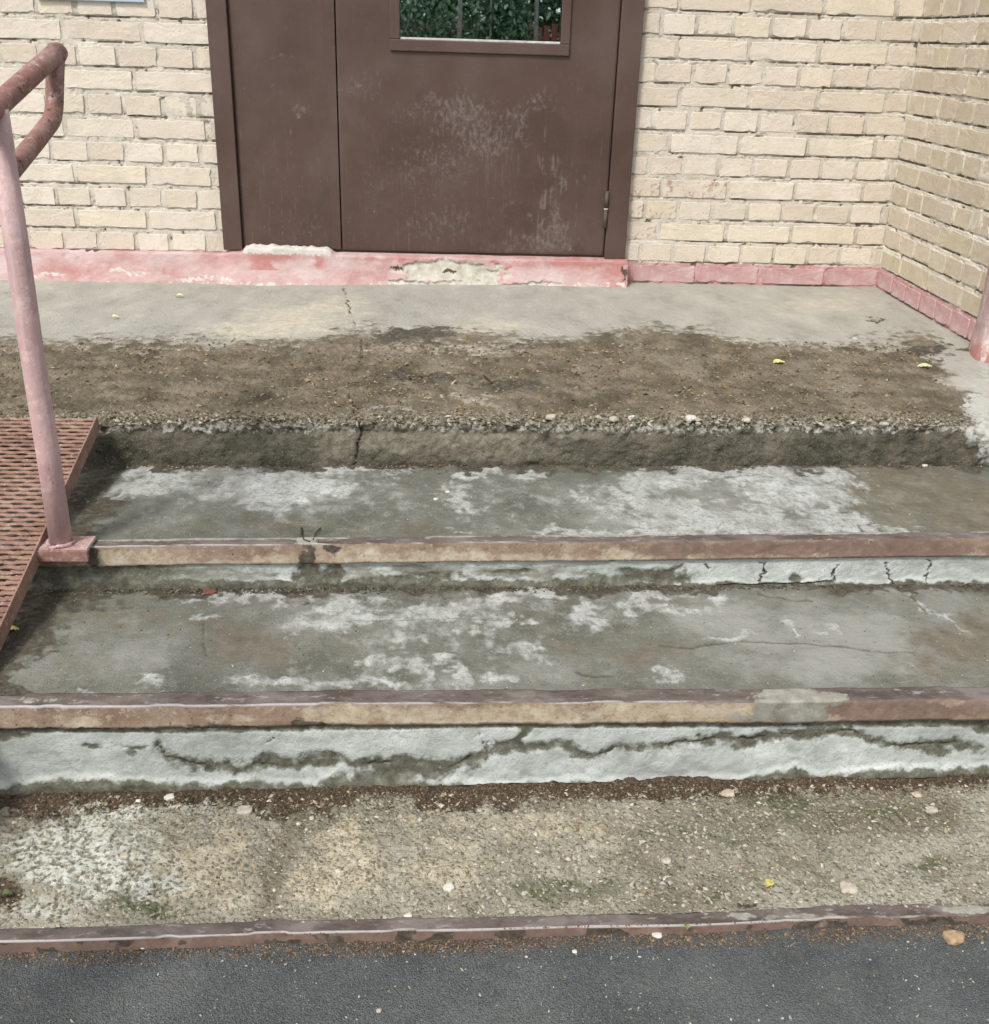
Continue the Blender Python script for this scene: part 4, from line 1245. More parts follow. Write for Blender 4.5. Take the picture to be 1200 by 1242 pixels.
box('upper_mortar', (X_CORNER + .006, -D_SIDE, course_z(ROWS_TOP) - .014), (X_CORNER + .0235, 0.0, 2.9), MAT_BACK, side_wall, 0)
box('wall_core', (-4.0, 0.024, -0.42), (X_JAMB_L - .004, 0.38, 2.9), MAT_BACK, wall, 0)
box('wall_core', (X_JAMB_R + .004, 0.024, -0.42), (X_CORNER + 0.30, 0.38, 2.9), MAT_BACK, wall, 0)
box('wall_core', (X_JAMB_L - .003, 0.10, -0.42), (X_JAMB_R + .003, 0.38, 0.09), MAT_BACK, wall, 0)
box('wall_core', (X_JAMB_L - .003, 0.024, course_z(26) - .01), (X_JAMB_R + .003, 0.38, 2.9), MAT_BACK, wall, 0)
box('wall_core', (X_CORNER + 0.024, -1.05, -0.42), (X_CORNER + 0.28, 0.022, 2.9), MAT_BACK, side_wall, 0)

# pier at the end of the side wall, its foot plastered and painted pink
pier = empty('wall_pier', (1.9, -0.97, 0))
tag(pier, 'pink painted wall pier at the right end of the side wall', 'pier')
pz = np.concatenate([np.linspace(-0.05, 0.5, 90)])
ring = []
for (x, y) in [(1.90, -0.856), (1.845, -0.858), (1.822, -0.90), (1.803, -0.955), (1.790, -1.005), (1.787, -1.030), (1.792, -1.052), (1.806, -1.070), (1.83, -1.078), (1.88, -1.080), (2.0, -1.082), (2.14, -1.082)]:
    ring.append((x, y))
rr = []
for (a, b) in zip(ring[:-1], ring[1:]):
    n = max(2, int(math.hypot(b[0] - a[0], b[1] - a[1]) / 0.006))
    rr += [(a[0] + (b[0] - a[0]) * i / n, a[1] + (b[1] - a[1]) * i / n) for i in range(n)]
rr = np.array(rr + [ring[-1]])
s_ = np.concatenate([[0], np.cumsum(np.hypot(*np.diff(rr, axis=0).T))])
S, PZ = np.meshgrid(s_, pz)
PX = np.tile(rr[:, 0], (len(pz), 1)); PY = np.tile(rr[:, 1], (len(pz), 1))
nb = fbm(S * 22, PZ * 22, 4, 171)
flare = 0.012 * sstep(0.08, 0.0, PZ)
u_, v_ = project(np.stack([PX, PY, PZ], -1))
grid('plaster', np.stack([PX - flare + 0.006 * (nb - .5), PY - flare * .6 + 0.006 * (nb - .5), PZ], -1),
     {'red': np.clip(sstep(0.07, 0.0, PZ + .05 * (nb - .5)), 0, 1) * .9, 'bare': 0 * PZ, 'white': .5 * sstep(.62, .75, fbm(S * 30, PZ * 12, 3, 172)), 'dark': 0 * PZ}, MAT_PLINTH, pier)
box('upper_pier', (1.80, -1.075, 0.502), (2.14, -0.862, 2.9), MAT_BRICK_SIDE, pier, 0.004)

# ------------------------------------------------------------------ plastered pink plinth under the door and left wall
plinth = empty('plaster_plinth', (-0.3, -0.06, 0))
tag(plinth, 'pink plastered plinth forming the sill below the brown door', 'plinth')


def make_plinth():
    xs = axis_points(W_LO, 0.835, -1.35, 0.835, 0.004, 0.1)
    prof = [(0.02, 0.098, 0.0)] + [(0.02 - 0.068 * s, 0.098 - 0.003 * s * s, s * .2) for s in np.linspace(.15, 1, 9)]
    prof += [(-0.048 - 0.010 * math.sin(a), 0.095 - 0.010 * (1 - math.cos(a)), .3) for a in np.linspace(.3, math.pi / 2, 4)]
    prof += [(-0.058 - 0.042 * s ** 1.4, 0.085 - 0.122 * s, .35 + .65 * s) for s in np.linspace(.04, 1, 34)]
    pr = np.array(prof)
    X = np.tile(xs, (len(pr), 1))
    Yp, Zp = np.tile(pr[:, 0:1], (1, len(xs))), np.tile(pr[:, 1:2], (1, len(xs)))
    S = np.tile(pr[:, 2:3], (1, len(xs)))
    # left of the door the plaster lies closer to the wall
    left = sstep(-0.66, -0.75, X)
    Yp = Yp + left * 0.028 * (Yp < 0.0)
    Zp = Zp - left * 0.010 * sstep(.5, .2, S)
    u, v = project(np.stack([X, Yp, Zp], -1))
    u, v = warp(X, Zp, u, v, 22, 5, 451)
    big, mid = fbm(X * 9, Zp * 9, 4, 181), fbm(X * 45, Zp * 45 + Yp * 45, 4, 182)
    red = blobs(u, v, [(345, 308, 30, 8), (375, 308, 14, 7), (745, 325, 20, 14), (700, 318, 40, 6), (110, 330, 60, 8, 0, .6), (180, 328, 40, 8, 0, .5), (480, 312, 60, 4, 0, .6), (620, 320, 40, 6, 0, .5), (760, 335, 6, 14)])
    bare = blobs(u, v, [(548, 328, 58, 12), (590, 336, 30, 10), (520, 325, 25, 8), (540, 345, 80, 4), (640, 346, 40, 3, 0, .8)])
    white = np.maximum(blobs(u, v, [(320, 296, 26, 4), (370, 299, 34, 3), (300, 296, 10, 4)]), .6 * sstep(340, 345, v) * sstep(.45, .62, mid))
    white = np.maximum(white, blobs(u, v, [(60, 333, 40, 3, 0, .8), (150, 330, 30, 3, 0, .8), (250, 338, 60, 4, 0, .7)]) * .8)
    dark = blobs(u, v, [(762, 332, 4, 12), (490, 325, 4, 6, 0, .7), (118, 303, 12, 2), (85, 302, 14, 2), (548, 330, 3, 3)])
    off = 0.010 * (big - .5) + 0.004 * (mid - .5)
    off = off - 0.008 * sstep(.4, .6, bare + .5 * (mid - .5))
    lip = sstep(-.650, -.625, X) * sstep(-.28, -.33, X) * (.6 + .8 * mid) * (S < .36) * (Yp < -.015)
    white = np.maximum(white, .95 * lip)
    red = np.maximum(red, sstep(-.64, -.60, X) * sstep(-.30, -.36, X) * (S > .37) * (S < .62) * .8 * sstep(.4, .55, big))
    Yp = Yp - off * sstep(0, .3, S)
    Zp = Zp + .020 * lip
    Zp = Zp + off * .4 * sstep(.5, .2, S) + 0.012 * blobs(u, v, [(345, 298, 45, 10)]) * (S < .34) * (Yp < -.02)
    return grid('plaster', np.stack([X, Yp, Zp], -1), {'red': red, 'bare': bare, 'white': white, 'dark': dark}, MAT_PLINTH, plinth)


make_plinth()
box('plinth_end', (0.815, -0.062, -0.02), (0.836, 0.02, 0.084), MAT_PINK_BRICK, plinth, 0.004)

# ------------------------------------------------------------------ the door
door = empty('entrance_door', (0.05, 0.0, 0.10))
tag(door, 'brown painted metal double door with a glazed pane and scuffed lower half', 'door')
D_BOT, D_TOP = 0.108, 2.14
Y_LEAF = -0.014
SPLIT, LEAF_R, LEAF_L = -0.268, 0.746, -0.645
HOLE = (-0.041, 0.534, 0.855, 1.62)


def door_sheet(name, x0, x1, hole=None):
    xs = list(np.arange(x0, x1, 0.006)) + [x1]
    zs = list(np.arange(D_BOT, 1.08, 0.006)) + list(np.arange(1.08, D_TOP, 0.05)) + [D_TOP]
    if hole:
        xs = sorted([x for x in xs if min(abs(x - hole[0]), abs(x - hole[1])) > .002] + [hole[0], hole[1]])
        zs = sorted([z for z in zs if min(abs(z - hole[2]), abs(z - hole[3])) > .002] + [hole[2], hole[3]])
    X, Z = np.meshgrid(np.array(xs), np.array(zs))
    Y = np.full_like(X, Y_LEAF) + 0.006 * (fbm(X * 3.5, Z * 3.5, 3, 191) - .5)
    rim = np.minimum(np.minimum(X - x0, x1 - X), Z - D_BOT)
    Y = Y + 0.002 * (rim < 0.001)
    u, v = project(np.stack([X, Y, Z], -1))
    u, v = warp(X, Z, u, v, 26, 18, 461)
    keep = None
    if hole:
        cx, cz = (X[:-1, :-1] + X[1:, 1:]) / 2, (Z[:-1, :-1] + Z[1:, 1:]) / 2
        keep = ~((cx > hole[0]) & (cx < hole[1]) & (cz > hole[2]) & (cz < hole[3]))
    scuff = blobs(u, v, [(565, 140, 50, 28), (545, 125, 35, 12), (580, 165, 40, 35), (625, 140, 14, 14), (655, 125, 14, 10), (622, 165, 8, 14), (365, 132, 14, 5, -40), (520, 200, 60, 40, 0, .7), (660, 290, 40, 10), (670, 275, 14, 22), (500, 140, 30, 20, 0, .7), (440, 110, 30, 24, 0, .55), (540, 270, 60, 30, 0, .6), (450, 220, 50, 50, 0, .45), (380, 270, 50, 24, 0, .5), (625, 300, 60, 6, 0, .7), (345, 65, 10, 5, 0, .8), (620, 250, 30, 40, 0, .5)]) * .82
    streak = blobs(u, v, [(668, 220, 8, 60), (682, 250, 5, 60), (660, 260, 5, 50), (600, 200, 40, 60, 0, .6), (712, 220, 6, 40, 0, .7), (678, 130, 4, 30, 0, .8)]) * .85
    low = sstep(1.0, 0.15, Z)
    return grid(name, np.stack([X, Y, Z], -1), {'scuff': scuff, 'streak': streak, 'low': low}, MAT_DOOR, door, keep=keep)


leaf_a = door_sheet('door_leaf', LEAF_L + .002, SPLIT - .003)
leaf_b = door_sheet('door_leaf', SPLIT + .001, LEAF_R - .003, HOLE)
box('leaf_body', (LEAF_L + .003, Y_LEAF + .004, D_BOT + .001), (SPLIT - .004, 0.035, D_TOP), MAT_DOOR, leaf_a, 0)
for lo, hi in (((SPLIT + .002, HOLE[2]), None),):
    box('leaf_body', (SPLIT + .002, Y_LEAF + .004, D_BOT + .001), (LEAF_R - .004, 0.035, HOLE[2] - .002), MAT_DOOR, leaf_b, 0)
    box('leaf_body', (SPLIT + .002, Y_LEAF + .004, HOLE[3] + .002), (LEAF_R - .004, 0.035, D_TOP), MAT_DOOR, leaf_b, 0)
    box('leaf_body', (SPLIT + .002, Y_LEAF + .004, HOLE[2] - .001), (HOLE[0] - .002, 0.035, HOLE[3] + .001), MAT_DOOR, leaf_b, 0)
    box('leaf_body', (HOLE[1] + .002, Y_LEAF + .004, HOLE[2] - .001), (LEAF_R - .004, 0.035, HOLE[3] + .001), MAT_DOOR, leaf_b, 0)
box('cover_strip', (-0.306, Y_LEAF - .0045, D_BOT + .004), (SPLIT - .0035, Y_LEAF - .001, D_TOP), MAT_DOOR, leaf_a, 0.001)
box('door_frame', (X_JAMB_L, -0.030, 0.101), (LEAF_L, 0.05, D_TOP + .07), MAT_DOOR, door, 0.003)
box('door_frame', (LEAF_R, -0.030, 0.097), (X_JAMB_R, 0.05, D_TOP + .07), MAT_DOOR, door, 0.003)
box('door_frame', (LEAF_L + .001, -0.030, D_TOP + .003), (LEAF_R - .001, 0.05, D_TOP + .07), MAT_DOOR, door, 0.003)
box('threshold', (LEAF_L + .001, 0.0, 0.088), (LEAF_R - .001, 0.06, 0.1075), MAT_DOOR, door, 0.001)
# frame around the pane
mo = (-0.077, 0.567, 0.817, 1.66)
win = box('window_frame', (mo[0], Y_LEAF - .010, mo[2]), (mo[1], Y_LEAF - .001, HOLE[2]), MAT_DOOR, leaf_b, 0.003)
box('window_frame', (mo[0], Y_LEAF - .010, HOLE[3]), (mo[1], Y_LEAF - .001, mo[3]), MAT_DOOR, leaf_b, 0.003)
box('window_frame', (mo[0], Y_LEAF - .0102, HOLE[2] + .0005), (HOLE[0], Y_LEAF - .001, HOLE[3] - .0005), MAT_DOOR, leaf_b, 0.003)
box('window_frame', (HOLE[1], Y_LEAF - .0102, HOLE[2] + .0005), (mo[1], Y_LEAF - .001, HOLE[3] - .0005), MAT_DOOR, leaf_b, 0.003)
MAT_BEAD = plain('pale_glazing_bead', (0.55, 0.53, 0.52), 0.5)
box('glazing_bead', (HOLE[0] + .001, Y_LEAF - .004, HOLE[2] + .0005), (HOLE[1] - .001, Y_LEAF + .006, HOLE[2] + .0075), MAT_BEAD, leaf_b, 0.001)
gm = Mat('reflective_glass')
gl = gm.t.nodes.new('ShaderNodeBsdfGlossy'); gl.inputs['Roughness'].default_value = 0.012
gl.inputs['Color'].default_value = (0.84, 0.95, 0.96, 1)
tr = gm.t.nodes.new('ShaderNodeBsdfTransparent'); tr.inputs['Color'].default_value = (0.45, 0.52, 0.52, 1)
mx = gm.t.nodes.new('ShaderNodeMixShader'); mx.inputs[0].default_value = 0.86
gm.t.links.new(tr.outputs[0], mx.inputs[1]); gm.t.links.new(gl.outputs[0], mx.inputs[2])
gm.t.links.new(mx.outputs[0], gm.out.inputs[0])
MAT_GLASS = gm.m
box('glass_pane', (HOLE[0], 0.004, HOLE[2]), (HOLE[1], 0.009, HOLE[3]), MAT_GLASS, leaf_b, 0)
box('vestibule_back', (X_JAMB_L + .01, 0.36, 0.09), (X_JAMB_R - .01, 0.37, 2.2), MAT_DARK, door, 0)
# hinge
MAT_HINGE = plain('hinge_steel', (0.085, 0.062, 0.055), 0.65, 0.3)
hinge = link('hinge', tube_mesh('hinge', [(LEAF_R - .008, -0.034, 0.215), (LEAF_R - .008, -0.034, 0.285)], 0.0075, 14), MAT_HINGE, door)
link('hinge_barrel', tube_mesh('hinge_barrel', [(LEAF_R - .008, -0.034, 0.288), (LEAF_R - .008, -0.034, 0.352)], 0.0075, 14), MAT_HINGE, hinge)
link('hinge_pin', tube_mesh('hinge_pin', [(LEAF_R - .008, -0.034, 0.2845), (LEAF_R - .008, -0.034, 0.2885)], 0.0088, 14), MAT_BEAD, hinge)

# blue notice whose lower edge shows over the left brickwork
MAT_SIGN = plain('pale_blue_enamel', (0.42, 0.50, 0.58), 0.35, 0.5, 8, 0.1)
sign = box('notice_board', (-1.300, -0.012, 0.946), (-0.930, -0.002, 1.24), MAT_SIGN, None, 0.003)
tag(sign, 'pale blue notice board on the brick wall left of the door', 'notice board')

# ------------------------------------------------------------------ ramp of expanded metal over the left end of the steps
RX_R, RX_L = -0.700, -1.75
RAMP_Y0, RAMP_Z0, RAMP_S = -1.742, 0.018, 0.262
RAMP_Y1 = RAMP_Y0 - (RAMP_Z0 - GROUND_Z - 0.004) / RAMP_S
ramp = empty('access_ramp', (-1.2, -2.6, GROUND_Z))
tag(ramp, 'rusty brown expanded metal ramp laid over the left end of the steps', 'ramp')
RC, RS = 1 / math.hypot(1, RAMP_S), RAMP_S / math.hypot(1, RAMP_S)


def ramp_pt(x, s, n):
    """x across, s metres down the slope from the top, n metres off the sheet"""
    return (x, RAMP_Y0 - s * RC - n * RS, RAMP_Z0 - s * RS + n * RC)


def ramp_sheet():
    L = (RAMP_Y0 - RAMP_Y1) / RC
    pitch, per, wid, th = 0.0150, 0.046, 0.0104, 0.0022
    half = per / 2
    V, F = [], []
    rows = int(L / pitch)
    xs_n = int((RX_R - 0.006 - RX_L) / (half / 4))
    for j in range(rows):
        prev = None
        for i in range(xs_n + 1):
            x = RX_L + 0.006 + i * half / 4
            ph = ((x - RX_L) / per + 0.5 * (j % 2)) % 1.0
            tri = abs(ph * 2 - 1)                              # 0 .. 1
            tri = min(1, max(0, (tri - .28) / .44))
            s = (j + 0.5) * pitch + (tri - 0.5) * (pitch - wid * .86)
            n = 0.0022 * (tri - .5) + random.uniform(-.0003, .0003)
            tilt = 0.0004
            a = ramp_pt(x, s - wid / 2, n - tilt); b = ramp_pt(x, s + wid / 2, n + tilt)
            a2 = ramp_pt(x, s - wid / 2, n - tilt - th); b2 = ramp_pt(x, s + wid / 2, n + tilt - th)
            k = len(V)
            V += [a, b, b2, a2]
            if prev is not None:
                for q in range(4):
                    F.append((prev + q, prev + (q + 1) % 4, k + (q + 1) % 4, k + q))
            prev = k
    me = bpy.data.meshes.new('expanded_mesh')
    me.from_pydata(V, [], F)
    o = link('expanded_mesh', me, MAT_RAMP, ramp)
    o['kind'] = 'stuff'


ramp_sheet()


def ramp_bar(name, x0, x1, n0, n1, s0, s1, mat, parent=ramp):
    me = box_mesh(name, (x0, -s1, n0), (x1, -s0, n1), 0.0015)
    for v in me.vertices:
        v.co = ramp_pt(v.co.x, -v.co.y, v.co.z)
    return link(name, me, mat, parent)


RL = (RAMP_Y0 - RAMP_Y1) / RC
ramp_bar('side_angle', RX_R - 0.004, RX_R, -0.034, 0.003, -0.004, RL, MAT_RAMP)
ramp_bar('side_angle', RX_R - 0.036, RX_R - 0.0045, -0.0095, -0.0065, 0.0, RL, MAT_RAMP)
ramp_bar('side_angle', RX_L, RX_L + 0.004, -0.034, 0.003, -0.004, RL, MAT_RAMP)
for s in (0.02, 0.46, 0.92, 1.36):
    ramp_bar('cross_bar', RX_L + 0.005, RX_R - 0.037, -0.034, -0.0075, s, s + 0.03, MAT_RAMP)

# ------------------------------------------------------------------ handrail beside the ramp
HX = -0.662
rail = empty('handrail', (HX, -2.17, -0.116))
tag(rail, 'pink and red brown tubular handrail standing on the middle step edge', 'handrail')


def rail_z(y, base):
    return base + 0.235 * (y + 2.16)


def smooth_path(pts, n=6):
    """round the inner corners of a polyline"""
    pts = [np.array(p, float) for p in pts]
    out = [pts[0]]
    for a, b, c in zip(pts[:-2], pts[1:-1], pts[2:]):
        r = min(0.034, 0.45 * np.linalg.norm(a - b), 0.45 * np.linalg.norm(c - b))
        p, q = b + (a - b) / np.linalg.norm(a - b) * r, b + (c - b) / np.linalg.norm(c - b) * r
        for t in np.linspace(0, 1, n):
            out.append((1 - t) ** 2 * p + 2 * t * (1 - t) * b + t * t * q)
    out.append(pts[-1])
    return out


link('post', tube_mesh('post', [(HX, -2.172, -0.106), (HX + .001, -2.173, 0.1), (HX - .001, -2.171, 0.3), (HX + .0015, -2.172, 0.5), (HX, -2.170, rail_z(-2.17, .735))], [0.0228, 0.0224, 0.0220, 0.0216, 0.0212], 24), MAT_POST, rail)
top_z = lambda y: rail_z(y, 0.737)
upper = [(HX, y, top_z(y)) for y in np.linspace(-3.45, -1.90, 12)] + [(HX, -1.815, top_z(-1.815))]
link('upper_rail', tube_mesh('upper_rail', upper, 0.0192, 22), MAT_RAIL, rail)
loop_pts = smooth_path([(HX, -1.822, top_z(-1.822) - .004), (HX, -1.850, 0.760), (HX, -1.880, 0.699), (HX, -2.0, 0.664), (HX, -2.165, 0.620)], 7)
link('end_loop', tube_mesh('end_loop', loop_pts, 0.0176, 22), MAT_RAIL, rail)
link('post', tube_mesh('post', [(HX, -3.38, GROUND_Z + .004), (HX, -3.38, 0.0), (HX, -3.38, rail_z(-3.38, .735))], 0.0255, 22), MAT_POST, rail)
link('weld_bead', tube_mesh('weld_bead', [(HX, -1.806, top_z(-1.806) - 0.001), (HX, -1.830, top_z(-1.83) - .006)], 0.0196, 18), MAT_RAIL, rail)
MAT_PLATE = rail_material('flaking_plate_paint', (0.29, 0.155, 0.145), (0.37, 0.22, 0.21), (0.48, 0.36, 0.345), (0.16, 0.075, 0.06), (0.56, 0.48, 0.45))
plate = box('base_plate', (-0.700, -2.200, -0.112), (-0.602, -2.136, -0.104), MAT_PLATE, rail, 0.002)
box('plate_flange', (-0.702, -2.207, -0.130), (-0.600, -2.1995, -0.1055), MAT_RAIL, plate, 0.002)
link('weld_bead', tube_mesh('weld_bead', [(HX + .0255 * math.cos(a), -2.172 + .0255 * math.sin(a), -0.102 + random.uniform(-.001, .002)) for a in np.linspace(0, 2 * math.pi, 22)], 0.0045, 8, wob=.5), MAT_PLATE, plate)

# ------------------------------------------------------------------ loose crumbs: gravel, husks and grit nobody could count
def surface_z(x, y):
    """height of the walking surfaces"""
    z = np.full(np.shape(x), GROUND_Z)
    z = np.where(y > edge_y[0](x), -0.396 - 0.004 * x, z)
    z = np.where(y > edge_y[1](x), tread_z(2, x), z)
    z = np.where(y > edge_y[2](x), tread_z(3, x), z)
    z = np.where(y > edge_y[3](x), landing_z(x, y), z)
    return z


OCT = np.array([(1, 0, 0), (-1, 0, 0), (0, 1, 0), (0, -1, 0), (0, 0, 1), (0, 0, -1)], float)
OCT_F = np.array([(0, 2, 4), (2, 1, 4), (1, 3, 4), (3, 0, 4), (2, 0, 5), (1, 2, 5), (3, 1, 5), (0, 3, 5)])


def crumbs(name, pts, size, palette, flat, label, cat, seed, sink=0.2):
    """pts: n x 3 resting points; one joined mesh of small uneven grains"""
    r = np.random.default_rng(seed)
    n = len(pts)
    s = size * np.minimum(np.exp(r.normal(0, .42, n)), 2.0)
    ax = np.stack([s * r.uniform(.7, 1.5, n), s * r.uniform(.5, 1.0, n), s * flat * r.uniform(.6, 1.2, n)], -1)
    v = OCT[None] * ax[:, None] * r.uniform(.75, 1.25, (n, 6, 1))
    a = r.uniform(0, 2 * np.pi, n)
    c, sn = np.cos(a)[:, None], np.sin(a)[:, None]
    vx, vy, vz = v[..., 0].copy(), v[..., 1].copy(), v[..., 2].copy()
    tl = r.normal(0, .35, n)[:, None]
    vz2 = vz + vx * tl
    w = np.stack([c * vx - sn * vy, sn * vx + c * vy, vz2], -1)
    w = w + pts[:, None] + np.stack([0 * s, 0 * s, ax[:, 2] * (1 - sink)], -1)[:, None]
    pal = np.array(palette)
    col = pal[r.integers(0, len(pal), n)] * r.uniform(.7, 1.25, (n, 1))
    f = (np.arange(n)[:, None, None] * 6 + OCT_F[None]).reshape(-1, 3)
    me = np_mesh(name, w.reshape(-1, 3), tris=f, cols={'tone': np.repeat(col, 6, 0)}, smooth=False)
    o = link(name, me, MAT_CRUMB)
    return tag(o, label, cat, kind='stuff')


def scatter(n, fn, seed):
    """n random points in the plan box fn gives, thinned by its weight"""
    r = np.random.default_rng(seed)
    (x0, x1), ylo, yhi, weight = fn
    out = []
    tot = 0
    while tot < n:
        x = r.uniform(x0, x1, n)
        y = ylo(x) + (yhi(x) - ylo(x)) * r.random(n)
        p = np.stack([x, y, surface_z(x, y)], -1)
        u, v = project(p)
        p = p[r.random(n) < weight(u, v, x, y)]
        out.append(p); tot += len(p)
    return np.concatenate(out)[:n]


def lift_low(p):
    """follow the rough lowest tread"""
    xs, X, Y, Z = LOW_DZ
    i = np.clip(np.searchsorted(xs, p[:, 0]), 0, len(xs) - 1)
    y0, y1 = Y[0, i], Y[-1, i]
    j = np.clip(((p[:, 1] - y0) / (y1 - y0) * (Y.shape[0] - 1)).round().astype(int), 0, Y.shape[0] - 1)
    q = p.copy(); q[:, 2] = Z[j, i]
    return q


HUSK = [(0.12, 0.074, 0.046), (0.085, 0.056, 0.038), (0.17, 0.108, 0.066), (0.06, 0.045, 0.033), (0.26, 0.19, 0.125), (0.11, 0.092, 0.068), (0.045, 0.036, 0.028), (0.075, 0.058, 0.042)]
GRAVEL = [(0.42, 0.38, 0.30), (0.34, 0.30, 0.225), (0.26, 0.235, 0.175), (0.50, 0.46, 0.38), (0.20, 0.18, 0.13), (0.30, 0.25, 0.17), (0.36, 0.35, 0.31)]
EARTH = [(0.20, 0.155, 0.10), (0.13, 0.10, 0.066), (0.28, 0.22, 0.14), (0.09, 0.07, 0.047), (0.34, 0.28, 0.19), (0.24, 0.16, 0.075)]
MUCK = [(0.075, 0.068, 0.05), (0.05, 0.045, 0.034), (0.11, 0.098, 0.074), (0.16, 0.145, 0.11), (0.09, 0.06, 0.045)]

p = lift_low(scatter(15000, ((-0.62, 1.25), lambda x: edge_y[1](x) - .085, lambda x: edge_y[1](x) - .002,
             lambda u, v, x, y: np.clip(sstep(.085, .0, edge_y[1](x) - y) * (.45 + .9 * blobs(u, v, [(620, 955, 160, 60), (900, 955, 160, 60), (60, 960, 70, 40), (330, 965, 60, 40)])), 0, 1)), 301))
crumbs('husk_litter', p, 0.0015, HUSK, .55, 'brown husks and grit drifted against the lowest white riser', 'litter', 302)
p = scatter(7500, ((-0.62, 1.25), lambda x: edge_y[0](x) - .042, lambda x: edge_y[0](x) + .001,
            lambda u, v, x, y: np.clip(sstep(.042, .004, edge_y[0](x) - y) * (.35 + .9 * blobs(u, v, [(560, 1140, 190, 60), (900, 1140, 150, 60), (60, 1150, 60, 30), (1170, 1130, 60, 40)])), 0, 1)), 303)
crumbs('husk_litter', p, 0.0013, [(0.19, 0.105, 0.06), (0.13, 0.08, 0.05), (0.26, 0.165, 0.095), (0.08, 0.058, 0.042), (0.27, 0.21, 0.14), (0.10, 0.085, 0.065)], .5, 'rusty brown crumbs lying along the foot of the bottom steel edge', 'litter', 304)
p = lift_low(scatter(6500, ((-0.62, 1.25), lambda x: edge_y[0](x) + .022, lambda x: edge_y[1](x) - .02,
             lambda u, v, x, y: 1 - .85 * blobs(u, v, [(95, 1040, 100, 50)])), 305))
crumbs('gravel', p, 0.0028, GRAVEL, .6, 'fine pale gravel set in the rough lowest tread', 'gravel', 306, sink=.75)
p = scatter(11000, ((-1.35, 1.75), lambda x: edge_y[3](x) + .02, lambda x: x * 0 - 0.86,
            lambda u, v, x, y: sstep(408, 425, v) * sstep(0, 40, 1140 + (v - 425) * .55 - u)), 307)
crumbs('soil_crumbs', p, 0.0030, EARTH, .6, 'brown soil crumbs spread over the front of the landing', 'soil', 308, sink=.5)
p = scatter(1500, ((-0.95, 1.55), lambda x: edge_y[3](x) + .001, lambda x: edge_y[3](x) + .05, lambda u, v, x, y: sstep(.05, .0, y - edge_y[3](x)) * (.4 + .6 * (fbm(x * 14, y * 3, 3, 9) > .48)) * (u < 1168)), 309)
p[:, 2] -= 0.010 * sstep(.025, .0, p[:, 1] - edge_y[3](p[:, 0]))
crumbs('gravel', p, 0.0042, [(0.30, 0.27, 0.21), (0.22, 0.195, 0.145), (0.16, 0.14, 0.10), (0.40, 0.37, 0.30), (0.20, 0.17, 0.12), (0.12, 0.105, 0.075)], .7, 'coarse gravel bared along the broken landing edge', 'gravel', 310, sink=.6)
p = scatter(2600, ((-0.85, 1.5), lambda x: edge_y[2](x) - .030, lambda x: edge_y[2](x) - .001, lambda u, v, x, y: sstep(.03, .0, edge_y[2](x) - y) * (.25 + .8 * blobs(u, v, [(180, 716, 180, 40), (760, 712, 90, 30)]))), 311)
crumbs('dirt_crumbs', p, 0.0024, MUCK, .6, 'dark dirt gathered behind the middle tread', 'dirt', 312)
p = scatter(1500, ((-0.95, 1.6), lambda x: edge_y[3](x) - .028, lambda x: edge_y[3](x) - .001, lambda u, v, x, y: sstep(.028, .0, edge_y[3](x) - y) * (.25 + .8 * blobs(u, v, [(180, 566, 110, 30), (480, 566, 60, 30)]))), 313)
crumbs('dirt_crumbs', p, 0.0022, MUCK + EARTH, .6, 'crumbs of earth along the back of the top tread', 'dirt', 314)
p = scatter(1800, ((-0.9, 1.55), lambda x: edge_y[2](x) + .03, lambda x: edge_y[3](x) - .01, lambda u, v, x, y: .5 + 0 * u), 317)
crumbs('grit', p, 0.0011, GRAVEL + MUCK, .6, 'fine grit strewn over the top tread', 'grit', 318, sink=.3)
p = scatter(2000, ((-0.75, 1.4), lambda x: edge_y[1](x) + .045, lambda x: edge_y[2](x) - .01, lambda u, v, x, y: .5 + 0 * u), 319)
crumbs('grit', p, 0.0011, GRAVEL + MUCK, .6, 'fine grit strewn over the middle tread', 'grit', 320, sink=.3)
p = scatter(800, ((-0.62, 1.25), lambda x: x * 0 - 3.16, lambda x: edge_y[0](x) - .01, lambda u, v, x, y: .6 + .4 * (v < 1170)), 315)
crumbs('grit', p, 0.0014, GRAVEL + [(0.5, 0.5, 0.46)], .6, 'pale grit strewn on the asphalt', 'grit', 316, sink=.4)

p = scatter(550, ((-1.35, 1.75), lambda x: edge_y[3](x) + .02, lambda x: x * 0 - 0.88,
            lambda u, v, x, y: sstep(405, 418, v) * sstep(0, 40, 1140 + (v - 425) * .55 - u) * (.25 + .75 * blobs(u, v, [(560, 440, 160, 40), (190, 430, 120, 20), (600, 420, 300, 14)]))), 321)
crumbs('soil_clods', p, 0.0052, EARTH + [(0.36, 0.31, 0.23), (0.30, 0.27, 0.20)], .55, 'larger clods and chips lying on the landing soil', 'soil', 322, sink=.5)

